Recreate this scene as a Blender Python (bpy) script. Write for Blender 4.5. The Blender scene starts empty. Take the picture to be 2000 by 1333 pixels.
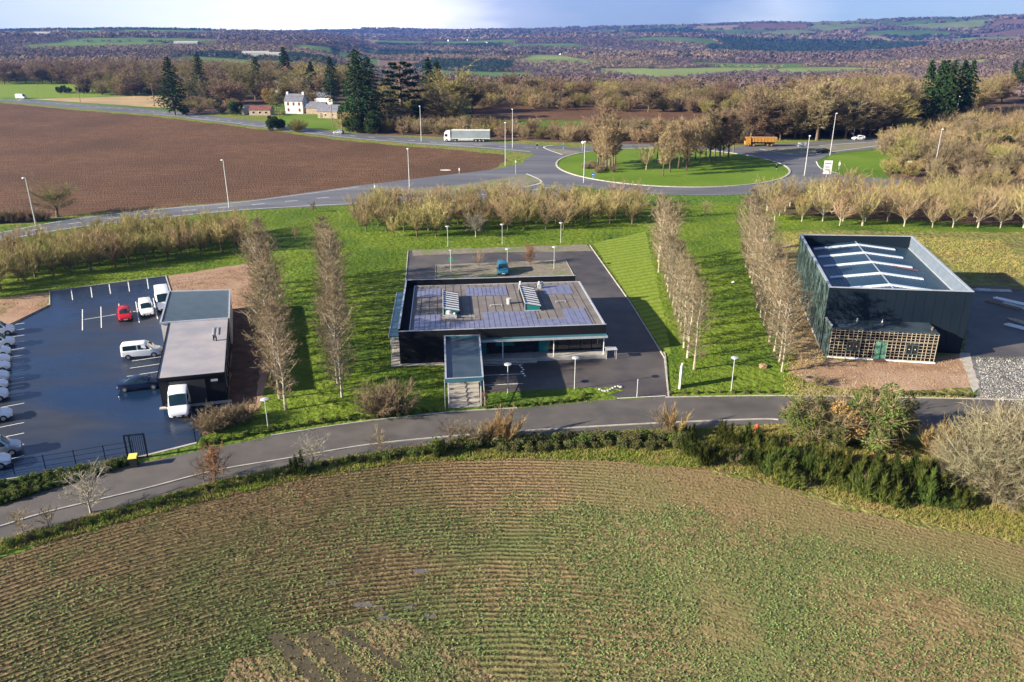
import bpy, bmesh, math, random
import numpy as np
from math import radians as R, sin, cos, pi
from mathutils import Vector, Matrix

# ------------------------------------------------------------------ camera, world, sun
SC = bpy.context.scene
COL = SC.collection
FOC, CAMH, PITCH = 1555.0, 38.0, math.atan(614.5 / 1555.0)
cam = bpy.data.cameras.new('camera'); camo = bpy.data.objects.new('camera', cam); COL.objects.link(camo)
cam.sensor_width = 36.0; cam.lens = 36.0 * FOC / 2000.0; cam.clip_start = 0.5; cam.clip_end = 60000
camo.location = (0, 0, CAMH); camo.rotation_euler = (pi / 2 - PITCH, 0, 0)
SC.camera = camo

SUN_EL = R(20.5); SHX, SHY = cos(R(20)), sin(R(20))         # direction the shadows fall
sun = bpy.data.lights.new('sun', 'SUN'); sun.energy = 5.0; sun.angle = R(0.5); sun.color = (1.0, 0.88, 0.70)
suno = bpy.data.objects.new('sun', sun); COL.objects.link(suno)
d = Vector((SHX * cos(SUN_EL), SHY * cos(SUN_EL), -sin(SUN_EL)))
suno.rotation_euler = d.to_track_quat('-Z', 'Y').to_euler()

W = bpy.data.worlds.new('World'); SC.world = W; W.use_nodes = True
def world():
    nt = W.node_tree; nt.nodes.clear(); N = nt.nodes.new; L = nt.links.new
    out = N('ShaderNodeOutputWorld'); bg = N('ShaderNodeBackground'); L(bg.outputs[0], out.inputs[0])
    sky = N('ShaderNodeTexSky'); sky.sky_type = 'NISHITA'; sky.sun_disc = False
    sky.sun_elevation = SUN_EL; sky.sun_rotation = math.atan2(-SHX, -SHY) % (2 * pi)
    sky.air_density = 1.0; sky.dust_density = 0.6; sky.ozone_density = 1.5
    mul = N('ShaderNodeMixRGB'); mul.blend_type = 'MULTIPLY'; mul.inputs[0].default_value = 1
    mul.inputs[2].default_value = (0.026, 0.031, 0.043, 1); L(sky.outputs[0], mul.inputs[1])
    # cloud sheet: bright break low on the left, slate grey rain cloud right of the middle
    tc = N('ShaderNodeTexCoord'); sx = N('ShaderNodeSeparateXYZ'); L(tc.outputs['Generated'], sx.inputs[0])
    nz = N('ShaderNodeTexNoise'); nz.inputs['Scale'].default_value = 4.5; nz.inputs['Detail'].default_value = 6
    mp = N('ShaderNodeMapping'); mp.inputs['Scale'].default_value = (1, 1, 5); L(tc.outputs['Generated'], mp.inputs[0]); L(mp.outputs[0], nz.inputs[0])
    ad = N('ShaderNodeMath'); ad.operation = 'MULTIPLY_ADD'; L(nz.outputs[0], ad.inputs[0]); ad.inputs[1].default_value = 0.22; L(sx.outputs[0], ad.inputs[2])
    cr = N('ShaderNodeValToRGB'); L(ad.outputs[0], cr.inputs[0])
    e = cr.color_ramp.elements
    e[0].position = 0.0; e[0].color = (0.5, 0.52, 0.62, 1)
    e[1].position = 1.0; e[1].color = (0.42, 0.58, 0.66, 1)
    def st(p, c):
        q = cr.color_ramp.elements.new(p); q.color = (*c, 1)
    mr = N('ShaderNodeMapRange'); L(ad.outputs[0], mr.inputs[0]); mr.inputs[1].default_value = -0.6; mr.inputs[2].default_value = 0.85
    L(mr.outputs[0], cr.inputs[0])
    st(0.12, (0.60, 0.62, 0.70)); st(0.25, (0.95, 0.93, 0.92)); st(0.34, (1.35, 1.28, 1.22)); st(0.42, (1.1, 1.06, 1.02)); st(0.49, (0.42, 0.45, 0.52)); st(0.54, (0.27, 0.34, 0.42))
    st(0.64, (0.26, 0.33, 0.41)); st(0.70, (0.56, 0.62, 0.64)); st(0.76, (0.36, 0.48, 0.56)); st(0.86, (0.50, 0.62, 0.62))
    # clouds fade into the clear sky higher up
    mz = N('ShaderNodeMapRange'); L(sx.outputs[2], mz.inputs[0]); mz.inputs[1].default_value = 0.035; mz.inputs[2].default_value = 0.10
    mz.inputs[3].default_value = 0.92; mz.inputs[4].default_value = 0.04
    mx = N('ShaderNodeMixRGB'); L(mz.outputs[0], mx.inputs[0]); L(mul.outputs[0], mx.inputs[1]); L(cr.outputs[0], mx.inputs[2])
    L(mx.outputs[0], bg.inputs[0]); bg.inputs[1].default_value = 1.0
world()
SC.view_settings.view_transform = 'Standard'; SC.view_settings.look = 'None'
SC.view_settings.exposure = 1.8; SC.view_settings.gamma = 1.0
SC.cycles.max_bounces = 5; SC.cycles.diffuse_bounces = 2; SC.cycles.glossy_bounces = 2
SC.cycles.transparent_max_bounces = 6; SC.cycles.volume_bounces = 0

rng = np.random.default_rng(7); random.seed(7)

# ------------------------------------------------------------------ survey: a point of the photograph on level ground at height z
def at(px, py, z=0.0):
    u = (px - 1000) / FOC; v = (py - 666.5) / FOC
    t = (CAMH - z) / (sin(PITCH) + v * cos(PITCH))
    return (u * t, (cos(PITCH) - v * sin(PITCH)) * t)
def htop(bx, by, ty):
    y = at(bx, by)[1]; v = (ty - 666.5) / FOC
    return CAMH - y * (sin(PITCH) + v * cos(PITCH)) / (cos(PITCH) - v * sin(PITCH))

# ------------------------------------------------------------------ materials
def mat(name, c1, c2=None, scale=1.0, rough=0.85, bump=0.0, bscale=None, c3=None, s3=0.1, m3=(0.45, 0.62), coord='pos', metal=0.0, rnd=0.0,
        detail=6, contrast=(0.35, 0.65), spec=0.5, rough2=None, bdist=0.1, transl=0.0, stretch=None, rot=0.0):
    m = bpy.data.materials.new(name); m.use_nodes = True; nt = m.node_tree; N = nt.nodes.new; L = nt.links.new
    b = nt.nodes['Principled BSDF']; b.inputs['Roughness'].default_value = rough; b.inputs['Metallic'].default_value = metal
    b.inputs['Specular IOR Level'].default_value = spec
    if coord == 'pos': co = N('ShaderNodeNewGeometry').outputs['Position']
    else: co = N('ShaderNodeTexCoord').outputs['Object']
    if stretch:
        mp = N('ShaderNodeMapping'); mp.inputs['Scale'].default_value = stretch; mp.inputs['Rotation'].default_value = (0, 0, rot); L(co, mp.inputs[0]); co = mp.outputs[0]
    col = None
    if c2 is not None:
        n = N('ShaderNodeTexNoise'); n.inputs['Scale'].default_value = scale; n.inputs['Detail'].default_value = detail; L(co, n.inputs[0])
        r = N('ShaderNodeMapRange'); L(n.outputs[0], r.inputs[0]); r.inputs[1].default_value = contrast[0]; r.inputs[2].default_value = contrast[1]
        x = N('ShaderNodeMixRGB'); L(r.outputs[0], x.inputs[0]); x.inputs[1].default_value = (*c1, 1); x.inputs[2].default_value = (*c2, 1)
        col = x.outputs[0]
        if c3 is not None:
            n3 = N('ShaderNodeTexNoise'); n3.inputs['Scale'].default_value = s3; n3.inputs['Detail'].default_value = 5; L(co, n3.inputs[0])
            r3 = N('ShaderNodeMapRange'); L(n3.outputs[0], r3.inputs[0]); r3.inputs[1].default_value = m3[0]; r3.inputs[2].default_value = m3[1]
            y = N('ShaderNodeMixRGB'); L(r3.outputs[0], y.inputs[0]); L(col, y.inputs[1]); y.inputs[2].default_value = (*c3, 1); col = y.outputs[0]
            if rough2 is not None:
                rr = N('ShaderNodeMapRange'); L(r3.outputs[0], rr.inputs[0]); rr.inputs[3].default_value = rough; rr.inputs[4].default_value = rough2; L(rr.outputs[0], b.inputs['Roughness'])
    if rnd:
        oi = N('ShaderNodeObjectInfo'); rr = N('ShaderNodeMapRange'); L(oi.outputs['Random'], rr.inputs[0]); rr.inputs[3].default_value = 1 - rnd; rr.inputs[4].default_value = 1 + rnd
        oh = N('ShaderNodeHueSaturation'); 
        if col is not None: L(col, oh.inputs['Color'])
        else: oh.inputs['Color'].default_value = (*c1, 1)
        L(rr.outputs[0], oh.inputs['Value'])
        w = N('ShaderNodeTexWhiteNoise'); w.noise_dimensions = '1D'; L(oi.outputs['Random'], w.inputs['W'])
        hr = N('ShaderNodeMapRange'); L(w.outputs[0], hr.inputs[0]); hr.inputs[3].default_value = 0.5 - rnd * 0.06; hr.inputs[4].default_value = 0.5 + rnd * 0.06; L(hr.outputs[0], oh.inputs['Hue'])
        col = oh.outputs[0]
    if col is not None: L(col, b.inputs['Base Color'])
    else: b.inputs['Base Color'].default_value = (*c1, 1)
    if bump:
        bn = N('ShaderNodeTexNoise'); bn.inputs['Scale'].default_value = bscale or scale * 3; bn.inputs['Detail'].default_value = 5; L(co, bn.inputs[0])
        bu = N('ShaderNodeBump'); bu.inputs['Strength'].default_value = bump; bu.inputs['Distance'].default_value = bdist; L(bn.outputs[0], bu.inputs['Height']); L(bu.outputs[0], b.inputs['Normal'])
    if transl:
        t = N('ShaderNodeBsdfTranslucent'); ms = N('ShaderNodeMixShader'); ms.inputs[0].default_value = transl
        if col is not None: L(col, t.inputs[0])
        else: t.inputs[0].default_value = (*c1, 1)
        L(b.outputs[0], ms.inputs[1]); L(t.outputs[0], ms.inputs[2]); L(ms.outputs[0], nt.nodes['Material Output'].inputs[0])
    return m
M = {}
M['lawn'] = mat('lawn', (.090, .140, .014), (.145, .195, .026), .9, bump=.8, bscale=1.3, bdist=.45, c3=(.055, .105, .013), s3=.06, m3=(.44, .6), spec=.1)
M['rough_grass'] = mat('rough_grass', (.10, .12, .025), (.23, .21, .075), .8, bump=1, bscale=1.4, bdist=.5, c3=(.13, .085, .05), s3=.12, m3=(.5, .7), spec=.1)
M['verge'] = mat('verge', (.08, .13, .018), (.20, .22, .05), .7, bump=.9, bscale=2.0, bdist=.4, c3=(.22, .18, .07), s3=.15, m3=(.5, .7), spec=.1)
M['meadow'] = mat('meadow', (.085, .155, .014), (.12, .19, .022), .05, bump=.4, bscale=.8, bdist=.3, spec=.1)
M['stubble'] = mat('stubble', (.30, .22, .12), (.40, .29, .16), .06, bump=.5, bscale=.6, bdist=.3, spec=.1)
M['plough'] = mat('plough', (.115, .063, .036), (.155, .088, .052), .25, bump=1, bscale=2.2, bdist=.55, c3=(.095, .055, .034), s3=.03, m3=(.4, .7), spec=.1)
M['dirt'] = mat('dirt', (.33, .215, .145), (.24, .15, .098), .6, bump=.8, bscale=3.5, bdist=.14, c3=(.36, .25, .18), s3=.15, m3=(.5, .7), spec=.1)
M['mulch'] = mat('mulch', (.085, .055, .04), (.14, .09, .065), .8, bump=1, bscale=3, bdist=.25, spec=.1)
M['gravel'] = mat('gravel', (.11, .11, .108), (.20, .195, .19), 1.2, bump=1, bscale=4, bdist=.25, c3=(.075, .075, .07), s3=.25, m3=(.5, .7), spec=.2)
M['road'] = mat('road', (.072, .065, .060), (.096, .087, .080), .5, rough=.75, bump=.2, bscale=14, bdist=.03, c3=(.052, .048, .046), s3=.12, m3=(.5, .7), rough2=.6)
M['highway'] = mat('highway', (.085, .088, .098), (.12, .122, .13), .2, rough=.6, bump=.15, bscale=9, bdist=.03, c3=(.15, .15, .155), s3=.08, m3=(.5, .65), stretch=(.25, 1.4, 1))  # pale streaks put wet sheen into the base colour
M['wet_asphalt'] = mat('wet_asphalt', (.018, .022, .031), (.030, .034, .044), .3, rough=.5, bump=.12, bscale=10, bdist=.02, c3=(.008, .022, .055), s3=.045, m3=(.42, .58), rough2=.20, spec=.7, stretch=(.6, 1.6, 1), rot=-.3)  # blue patches put the sky's reflection into the wet surface colour
M['dark_asphalt'] = mat('dark_asphalt', (.040, .036, .038), (.068, .060, .058), .35, rough=.6, bump=.2, bscale=10, bdist=.03, c3=(.10, .09, .085), s3=.10, m3=(.5, .68))
M['paving'] = mat('paving', (.30, .28, .24), (.40, .37, .33), 1.5, bump=.3)
M['kerb'] = mat('kerb', (.42, .40, .35), (.30, .28, .25), 1.0)
M['line'] = mat('line', (.72, .72, .68), (.45, .45, .43), 2.0, contrast=(.45, .8))
M['leafmould'] = mat('leafmould', (.028, .045, .012), (.05, .07, .02), 1.5, bump=1, bscale=3, bdist=.3, spec=.1)
M['grit'] = mat('grit', (.21, .185, .14), (.14, .12, .09), 1.2, bump=.8, bscale=5, bdist=.12, c3=(.12, .15, .04), s3=.3, m3=(.5, .65))
M['white'] = mat('white_paint', (.80, .80, .78), (.72, .72, .70), 2, rough=.35)
M['car_white'] = mat('car_white', (.80, .81, .82), rough=.22)
M['car_silver'] = mat('car_silver', (.45, .47, .50), rough=.25, metal=.5)
M['car_red'] = mat('car_red', (.42, .012, .02), rough=.2)
M['car_navy'] = mat('car_navy', (.012, .022, .055), rough=.15)
M['car_teal'] = mat('car_teal', (.02, .12, .20), rough=.22)
M['car_black'] = mat('car_black', (.015, .016, .018), rough=.2)
M['orange'] = mat('orange_paint', (.40, .20, .035), (.30, .14, .02), 2, rough=.5)
M['glass'] = mat('car_glass', (.010, .028, .032), rough=.06, spec=.9)
M['tyre'] = mat('tyre', (.018, .018, .018), rough=.8)
M['rim'] = mat('rim', (.45, .46, .47), rough=.35, metal=.6)
M['lamp_glass'] = mat('lamp_glass', (.75, .76, .74), rough=.15)
M['black_plastic'] = mat('black_plastic', (.02, .02, .021), rough=.6)
M['red_lens'] = mat('red_lens', (.35, .01, .01), rough=.25)
M['galv'] = mat('galvanised', (.55, .56, .56), (.42, .43, .43), 3, rough=.45, metal=.3, coord='obj')
M['clad_black'] = mat('clad_black', (.007, .008, .010), (.010, .011, .013), .6, rough=.8, spec=.12)
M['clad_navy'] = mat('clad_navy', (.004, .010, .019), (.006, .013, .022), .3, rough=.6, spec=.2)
M['clad_green_lit'] = mat('clad_green_lit', (.05, .085, .088), (.075, .115, .112), .25, rough=.4)  # green cladding; its pale tone carries the left wall's sunlight and reflections
M['teal'] = mat('teal_metal', (.03, .11, .15), (.05, .15, .19), .5, rough=.3)
M['teal_glass'] = mat('teal_glass', (.015, .16, .15), rough=.12)
M['dark_glass'] = mat('dark_glass', (.010, .014, .018), rough=.08, spec=.8)
M['membrane'] = mat('membrane', (.13, .115, .105), (.18, .16, .15), .6, rough=.7, c3=(.13, .11, .10), s3=.5, m3=(.45, .7))
M['pv'] = mat('solar_film', (.125, .13, .205), (.18, .185, .275), 1.2, rough=.3, spec=.7)
M['rim_metal'] = mat('rim_metal', (.52, .55, .58), (.42, .45, .48), 2, rough=.35, metal=.4)
M['roof_grey'] = mat('roof_grey', (.27, .26, .275), (.32, .30, .31), .5, rough=.65, c3=(.23, .23, .26), s3=.3, m3=(.45, .65))
M['roof_slate'] = mat('roof_slate_blue', (.035, .055, .075), (.055, .08, .10), .6, rough=.35, metal=.2)
M['roof_navy'] = mat('roof_navy', (.016, .046, .080), (.026, .06, .095), .3, rough=.4, metal=.2)
M['skylight'] = mat('translucent_sheet', (.55, .62, .72), (.62, .66, .74), 1, rough=.4)
M['batten'] = mat('batten_wood', (.44, .38, .28), (.33, .28, .20), 2, rough=.8)
M['stone'] = mat('rubble_stone', (.34, .27, .19), (.22, .17, .12), 1.2, bump=.5)
M['render_white'] = mat('white_render', (.74, .72, .66), (.64, .61, .55), .4)
M['slate'] = mat('slate', (.11, .115, .14), (.16, .165, .19), .8, rough=.45)
M['tin_red'] = mat('rusty_tin', (.15, .045, .035), (.10, .035, .03), 1)
M['wood'] = mat('weathered_wood', (.22, .16, .10), (.15, .11, .07), 2)
M['yellow'] = mat('yellow_lid', (.75, .65, .12), rough=.4)
M['hydrant_red'] = mat('hydrant_red', (.62, .07, .03), rough=.4)
M['green_paint'] = mat('green_sign', (.02, .25, .16), rough=.4)
M['blue_sign'] = mat('blue_sign', (.02, .12, .5), rough=.4)
M['concrete'] = mat('concrete', (.36, .35, .33), (.27, .26, .24), 1)
M['puddle'] = mat('puddle', (.12, .11, .10), rough=.22, spec=.5)
def striped(name, src, period, ang, dark=.78):
    m = M[src].copy(); m.name = name; nt = m.node_tree; N = nt.nodes.new; L = nt.links.new; b = nt.nodes['Principled BSDF']; g = N('ShaderNodeNewGeometry'); mp = N('ShaderNodeMapping'); mp.inputs['Rotation'].default_value = (0, 0, ang); L(g.outputs['Position'], mp.inputs[0])
    w = N('ShaderNodeTexWave'); w.inputs['Scale'].default_value = .314 / period; w.inputs['Distortion'].default_value = 2.5; w.inputs['Detail'].default_value = 3; w.inputs['Detail Scale'].default_value = 1.5; L(mp.outputs[0], w.inputs[0])
    r = N('ShaderNodeMapRange'); L(w.outputs[1], r.inputs[0]); r.inputs[3].default_value = dark; r.inputs[4].default_value = 1.08; x = N('ShaderNodeMixRGB'); x.blend_type = 'MULTIPLY'; x.inputs[0].default_value = 1; L(b.inputs['Base Color'].links[0].from_socket, x.inputs[1]); L(r.outputs[0], x.inputs[2]); L(x.outputs[0], b.inputs['Base Color']); M[name] = m
M['short_lawn'] = mat('short_lawn', (.15, .215, .025), (.19, .25, .035), .8, bump=.6, bscale=1.5, bdist=.2, spec=.1); striped('mown', 'short_lawn', 1.5, R(62), .78); striped('mown_across', 'lawn', 1.1, R(-84)); striped('plough_lines', 'plough', 3.0, R(78), .86)
# vegetation
def veg(n, a, b, sc=.35, rnd=.22, tr=.15): M[n] = mat(n, a, b, sc, rough=.9, coord='obj', rnd=rnd, spec=.1, transl=tr, contrast=(.3, .7))
veg('bark', (.16, .12, .085), (.09, .07, .05), 1.5, tr=0)
veg('bark_pale', (.40, .36, .28), (.26, .23, .17), 1.5, tr=0)
veg('twig_alder', (.185, .145, .085), (.27, .215, .13))
M['rib_light'] = mat('rib_light', (.13, .18, .22), rough=.4)
veg('twig_lichen', (.25, .225, .135), (.17, .145, .09))
veg('twig_straw', (.36, .31, .13), (.23, .20, .075))
veg('twig_tan', (.35, .26, .145), (.24, .18, .10))
veg('twig_brown', (.17, .13, .078), (.26, .195, .11), rnd=.4)
veg('twig_olive', (.26, .225, .08), (.17, .15, .055), rnd=.4)
veg('twig_purple', (.16, .10, .085), (.22, .14, .11), rnd=.35)
veg('twig_silver', (.38, .35, .27), (.28, .25, .19))
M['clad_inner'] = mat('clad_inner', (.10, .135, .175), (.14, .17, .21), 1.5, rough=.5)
veg('twig_rust', (.27, .145, .075), (.21, .13, .075), rnd=.15)
veg('twig_orange', (.37, .28, .11), (.28, .18, .085), rnd=.15)
veg('leaf_oak', (.32, .21, .07), (.24, .15, .05), rnd=.1)
veg('leaf_ivy', (.05, .085, .018), (.13, .17, .04))
veg('leaf_dark', (.022, .042, .014), (.045, .075, .02))
veg('needle', (.014, .034, .012), (.030, .06, .018), rnd=.25)
veg('broom', (.022, .038, .009), (.10, .12, .025), 1.3, rnd=.5)
veg('heather', (.11, .07, .035), (.20, .13, .05), .8)
veg('leaf_hedge', (.055, .075, .022), (.14, .14, .05), 1.2)
veg('clod', (.26, .19, .10), (.15, .11, .06), .6, tr=0)
veg('dry_tuft', (.36, .28, .11), (.20, .21, .05), .4)
veg('crop', (.17, .24, .085), (.10, .15, .05), .12, tr=.2)
veg('grass_blade', (.10, .17, .014), (.17, .24, .03), .12)

# ------------------------------------------------------------------ object helpers
def tag(o, label=None, cat=None, group=None, kind=None):
    if label: o['label'] = label
    if cat: o['category'] = cat
    if group: o['group'] = group
    if kind: o['kind'] = kind
    return o
def empty(name, loc, rz=0.0):
    o = bpy.data.objects.new(name, None); COL.objects.link(o); o.location = (loc[0], loc[1], loc[2] if len(loc) > 2 else 0); o.rotation_euler = (0, 0, rz)
    o.empty_display_size = .3
    return o
class MB:
    def __init__(s): s.v = []; s.f = []; s.m = []
    def add(s, vs, fs, m=0):
        k = len(s.v); s.v += [tuple(p) for p in vs]; s.f += [tuple(i + k for i in f) for f in fs]; s.m += [m] * len(fs); return s
    def hexa(s, b, t, m=0):     # b, t: four bottom and four top points, counter-clockwise
        return s.add(list(b) + list(t), [(3, 2, 1, 0), (4, 5, 6, 7), (0, 1, 5, 4), (1, 2, 6, 5), (2, 3, 7, 6), (3, 0, 4, 7)], m)
    def box(s, x0, x1, y0, y1, z0, z1, m=0):
        return s.hexa([(x0, y0, z0), (x1, y0, z0), (x1, y1, z0), (x0, y1, z0)], [(x0, y0, z1), (x1, y0, z1), (x1, y1, z1), (x0, y1, z1)], m)
    def bar(s, p, q, w, h=None, m=0):   # rectangular bar between two points
        p = Vector(p); q = Vector(q); d = (q - p).normalized(); h = h or w
        u = d.cross(Vector((0, 0, 1))); u = Vector((1, 0, 0)) if u.length < .01 else u.normalized(); n = u.cross(d)
        c = [(-.5, -.5), (.5, -.5), (.5, .5), (-.5, .5)]
        return s.hexa([p + u * a * w + n * b * h for a, b in c], [q + u * a * w + n * b * h for a, b in c], m)
    def tube(s, p, q, r0, r1=None, n=8, m=0, cap=True):
        p = Vector(p); q = Vector(q); r1 = r0 if r1 is None else r1; d = (q - p).normalized()
        u = d.orthogonal().normalized(); w = d.cross(u); k = len(s.v)
        for c, r in ((p, r0), (q, r1)):
            for i in range(n): a = 2 * pi * i / n; s.v.append(tuple(c + u * (cos(a) * r) + w * (sin(a) * r)))
        for i in range(n): s.f.append((k + i, k + (i + 1) % n, k + n + (i + 1) % n, k + n + i)); s.m.append(m)
        if cap: s.f.append(tuple(k + n - 1 - i for i in range(n))); s.f.append(tuple(k + n + i for i in range(n))); s.m += [m, m]
        return s
    def prism(s, poly, z0, z1, m=0):
        n = len(poly); k = len(s.v)
        s.v += [(p[0], p[1], z0) for p in poly] + [(p[0], p[1], z1) for p in poly]
        s.f += [tuple(k + n - 1 - i for i in range(n)), tuple(k + n + i for i in range(n))] + [(k + i, k + (i + 1) % n, k + n + (i + 1) % n, k + n + i) for i in range(n)]
        s.m += [m] * (n + 2); return s
    def build(s, name, mats, parent=None, smooth=False):
        me = bpy.data.meshes.new(name); me.from_pydata(s.v, [], s.f)
        for m in (mats if isinstance(mats, (list, tuple)) else [mats]): me.materials.append(M[m] if isinstance(m, str) else m)
        if len(me.materials) > 1: me.polygons.foreach_set('material_index', s.m)
        if smooth: me.polygons.foreach_set('use_smooth', [True] * len(me.polygons))
        me.update(); o = bpy.data.objects.new(name, me); COL.objects.link(o)
        if parent is not None: o.parent = parent
        return o
def tri_mesh(name, verts, nper, mats, mi=None, parent=None, link=True):
    """verts: (k*nper,3) array, each nper consecutive vertices make one face"""
    verts = np.asarray(verts, np.float32).reshape(-1, 3); n = len(verts) // nper
    me = bpy.data.meshes.new(name); me.vertices.add(n * nper); me.vertices.foreach_set('co', verts.ravel())
    me.loops.add(n * nper); me.loops.foreach_set('vertex_index', np.arange(n * nper, dtype=np.int32))
    me.polygons.add(n); me.polygons.foreach_set('loop_start', np.arange(0, n * nper, nper, dtype=np.int32)); me.polygons.foreach_set('loop_total', np.full(n, nper, np.int32))
    for m in (mats if isinstance(mats, (list, tuple)) else [mats]): me.materials.append(M[m])
    if mi is not None: me.polygons.foreach_set('material_index', np.asarray(mi, np.int32))
    me.update(calc_edges=True)
    if not link: return me
    o = bpy.data.objects.new(name, me); COL.objects.link(o)
    if parent is not None: o.parent = parent
    return o
def copy_tree(o, parent=None):
    c = o.copy(); COL.objects.link(c)
    if parent is not None: c.parent = parent
    for ch in KIDS.get(o.name, []) or [x for x in list(o.children)]: copy_tree(ch, c)
    return c
KIDS = {}
ORD = ['', 'first', 'second', 'third', 'fourth', 'fifth', 'sixth', 'seventh', 'eighth', 'ninth', 'tenth', 'eleventh', 'twelfth', 'thirteenth', 'fourteenth', 'fifteenth', 'sixteenth', 'seventeenth', 'eighteenth', 'nineteenth', 'twentieth']
def ordn(i):
    if i <= 20: return ORD[i]
    t = {2: 'twenty', 3: 'thirty', 4: 'forty'}[i // 10]
    return (t + '-' + ORD[i % 10]) if i % 10 else {2: 'twentieth', 3: 'thirtieth', 4: 'fortieth'}[i // 10]

# ------------------------------------------------------------------ ground sheets
def smooth_loop(pts, sub=6, closed=True):
    n = len(pts); out = []
    rngi = range(n if closed else n - 1)
    for i in rngi:
        p0, p1, p2, p3 = [np.array(pts[(i + k) % n] if closed else pts[min(max(i + k, 0), n - 1)], float) for k in (-1, 0, 1, 2)]
        for j in range(sub):
            t = j / sub
            out.append(tuple(.5 * ((2 * p1) + (-p0 + p2) * t + (2 * p0 - 5 * p1 + 4 * p2 - p3) * t * t + (-p0 + 3 * p1 - 3 * p2 + p3) * t ** 3)))
    if not closed: out.append(tuple(pts[-1]))
    return out
def ragged(pts, amp, step=1.0):
    out = []; n = len(pts)
    for i in range(n):
        a = np.array(pts[i], float); b = np.array(pts[(i + 1) % n], float); L = np.linalg.norm(b - a); k = max(1, int(L / step))
        for j in range(k): out.append(tuple(a + (b - a) * j / k + rng.normal(0, amp, 2) * (1 if j else .3)))
    return out
def sheet(name, poly, m, z, label=None):
    me = bpy.data.meshes.new(name); bm = bmesh.new()
    vs = [bm.verts.new((p[0], p[1], z)) for p in poly]
    f = bm.faces.new(vs); bmesh.ops.triangulate(bm, faces=[f]); bmesh.ops.recalc_face_normals(bm, faces=bm.faces[:])
    for f in bm.faces:
        if f.normal.z < 0: f.normal_flip()
    bm.to_mesh(me); bm.free(); me.materials.append(M[m] if isinstance(m, str) else m)
    o = bpy.data.objects.new(name, me); COL.objects.link(o); o['kind'] = 'structure'; return o
def pxs(L, z=0): return [at(a, b, z) for a, b in L]
def strip(name, pts, w, m, z, h=0.0, structure=True, closed=False):
    """ribbon along a polyline (world coordinates); h > 0 makes a kerb"""
    P = np.array(pts, float); n = len(P); T = np.gradient(P, axis=0)
    if closed: T = np.roll(P, -1, 0) - np.roll(P, 1, 0)
    T /= np.linalg.norm(T, axis=1)[:, None] + 1e-9; Nn = np.stack([-T[:, 1], T[:, 0]], 1)
    A = P + Nn * w / 2; B = P - Nn * w / 2; mb = MB()
    for i in range(n if closed else n - 1):
        j = (i + 1) % n
        if h: mb.hexa([(*A[i], 0), (*B[i], 0), (*B[j], 0), (*A[j], 0)], [(*A[i], z + h), (*B[i], z + h), (*B[j], z + h), (*A[j], z + h)])
        else: mb.add([(*A[i], z), (*B[i], z), (*B[j], z), (*A[j], z)], [(0, 1, 2, 3)])
    o = mb.build(name, m)
    if structure: o['kind'] = 'structure'
    return o
def dashes(name, pts, w, dash, gap, m, z):
    P = np.array(pts, float); s = np.concatenate([[0], np.cumsum(np.linalg.norm(np.diff(P, axis=0), axis=1))]); mb = MB(); q = 0
    while q < s[-1] - dash:
        a = np.array([np.interp(q, s, P[:, 0]), np.interp(q, s, P[:, 1])]); b = np.array([np.interp(q + dash, s, P[:, 0]), np.interp(q + dash, s, P[:, 1])])
        t = (b - a) / np.linalg.norm(b - a); n = np.array([-t[1], t[0]]) * w / 2
        mb.add([(*(a + n), z), (*(a - n), z), (*(b - n), z), (*(b + n), z)], [(0, 1, 2, 3)]); q += dash + gap
    o = mb.build(name, m); o['kind'] = 'structure'; return o
# ------------------------------------------------------------------ terrain (one sheet to the horizon)
TR = np.array([0, 500, 640, 820, 1100, 1600, 2500, 3500, 5000, 8000, 13000.]); TA = np.array([-180, -40, -25, -14, -8, 0, 10, 20, 33, 45, 180.])
TZ = np.array([[0] * 11, [0] * 11,
    [0, 0, 0, -1, -4, -6, -6, -5, -3, -3, 0],
    [-2, -2, -2, -6, -18, -20, -20, -18, -12, -12, -2],
    [-8, -8, -8, -14, -36, -46, -46, -40, -30, -30, -8],
    [-4, -4, -6, -16, -46, -58, -58, -46, -16, -16, -4],
    [12, 16, 16, 8, -34, -26, -26, -32, 4, 4, 0],
    [18, 24, 26, 16, -26, -22, -34, -84, -66, -40, 0],
    [0, 0, 0, -8, -18, -18, -22, -40, -28, -20, 0],
    [0, 0, -4, -8, -6, 12, 38, 75, 130, 150, 0],
    [0, -10, -10, -10, -10, 0, 20, 50, 90, 100, 0]], float)
_h = lambda i, j, k=0: (np.sin(i * 127.1 + j * 311.7 + k * 74.7) * 43758.5453) % 1.0
def vnoise(x, y, s, k=0):
    x = x / s; y = y / s; i = np.floor(x); j = np.floor(y); f = x - i; g = y - j; f = f * f * (3 - 2 * f); g = g * g * (3 - 2 * g)
    return (_h(i, j, k) * (1 - f) + _h(i + 1, j, k) * f) * (1 - g) + (_h(i, j + 1, k) * (1 - f) + _h(i + 1, j + 1, k) * f) * g
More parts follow.
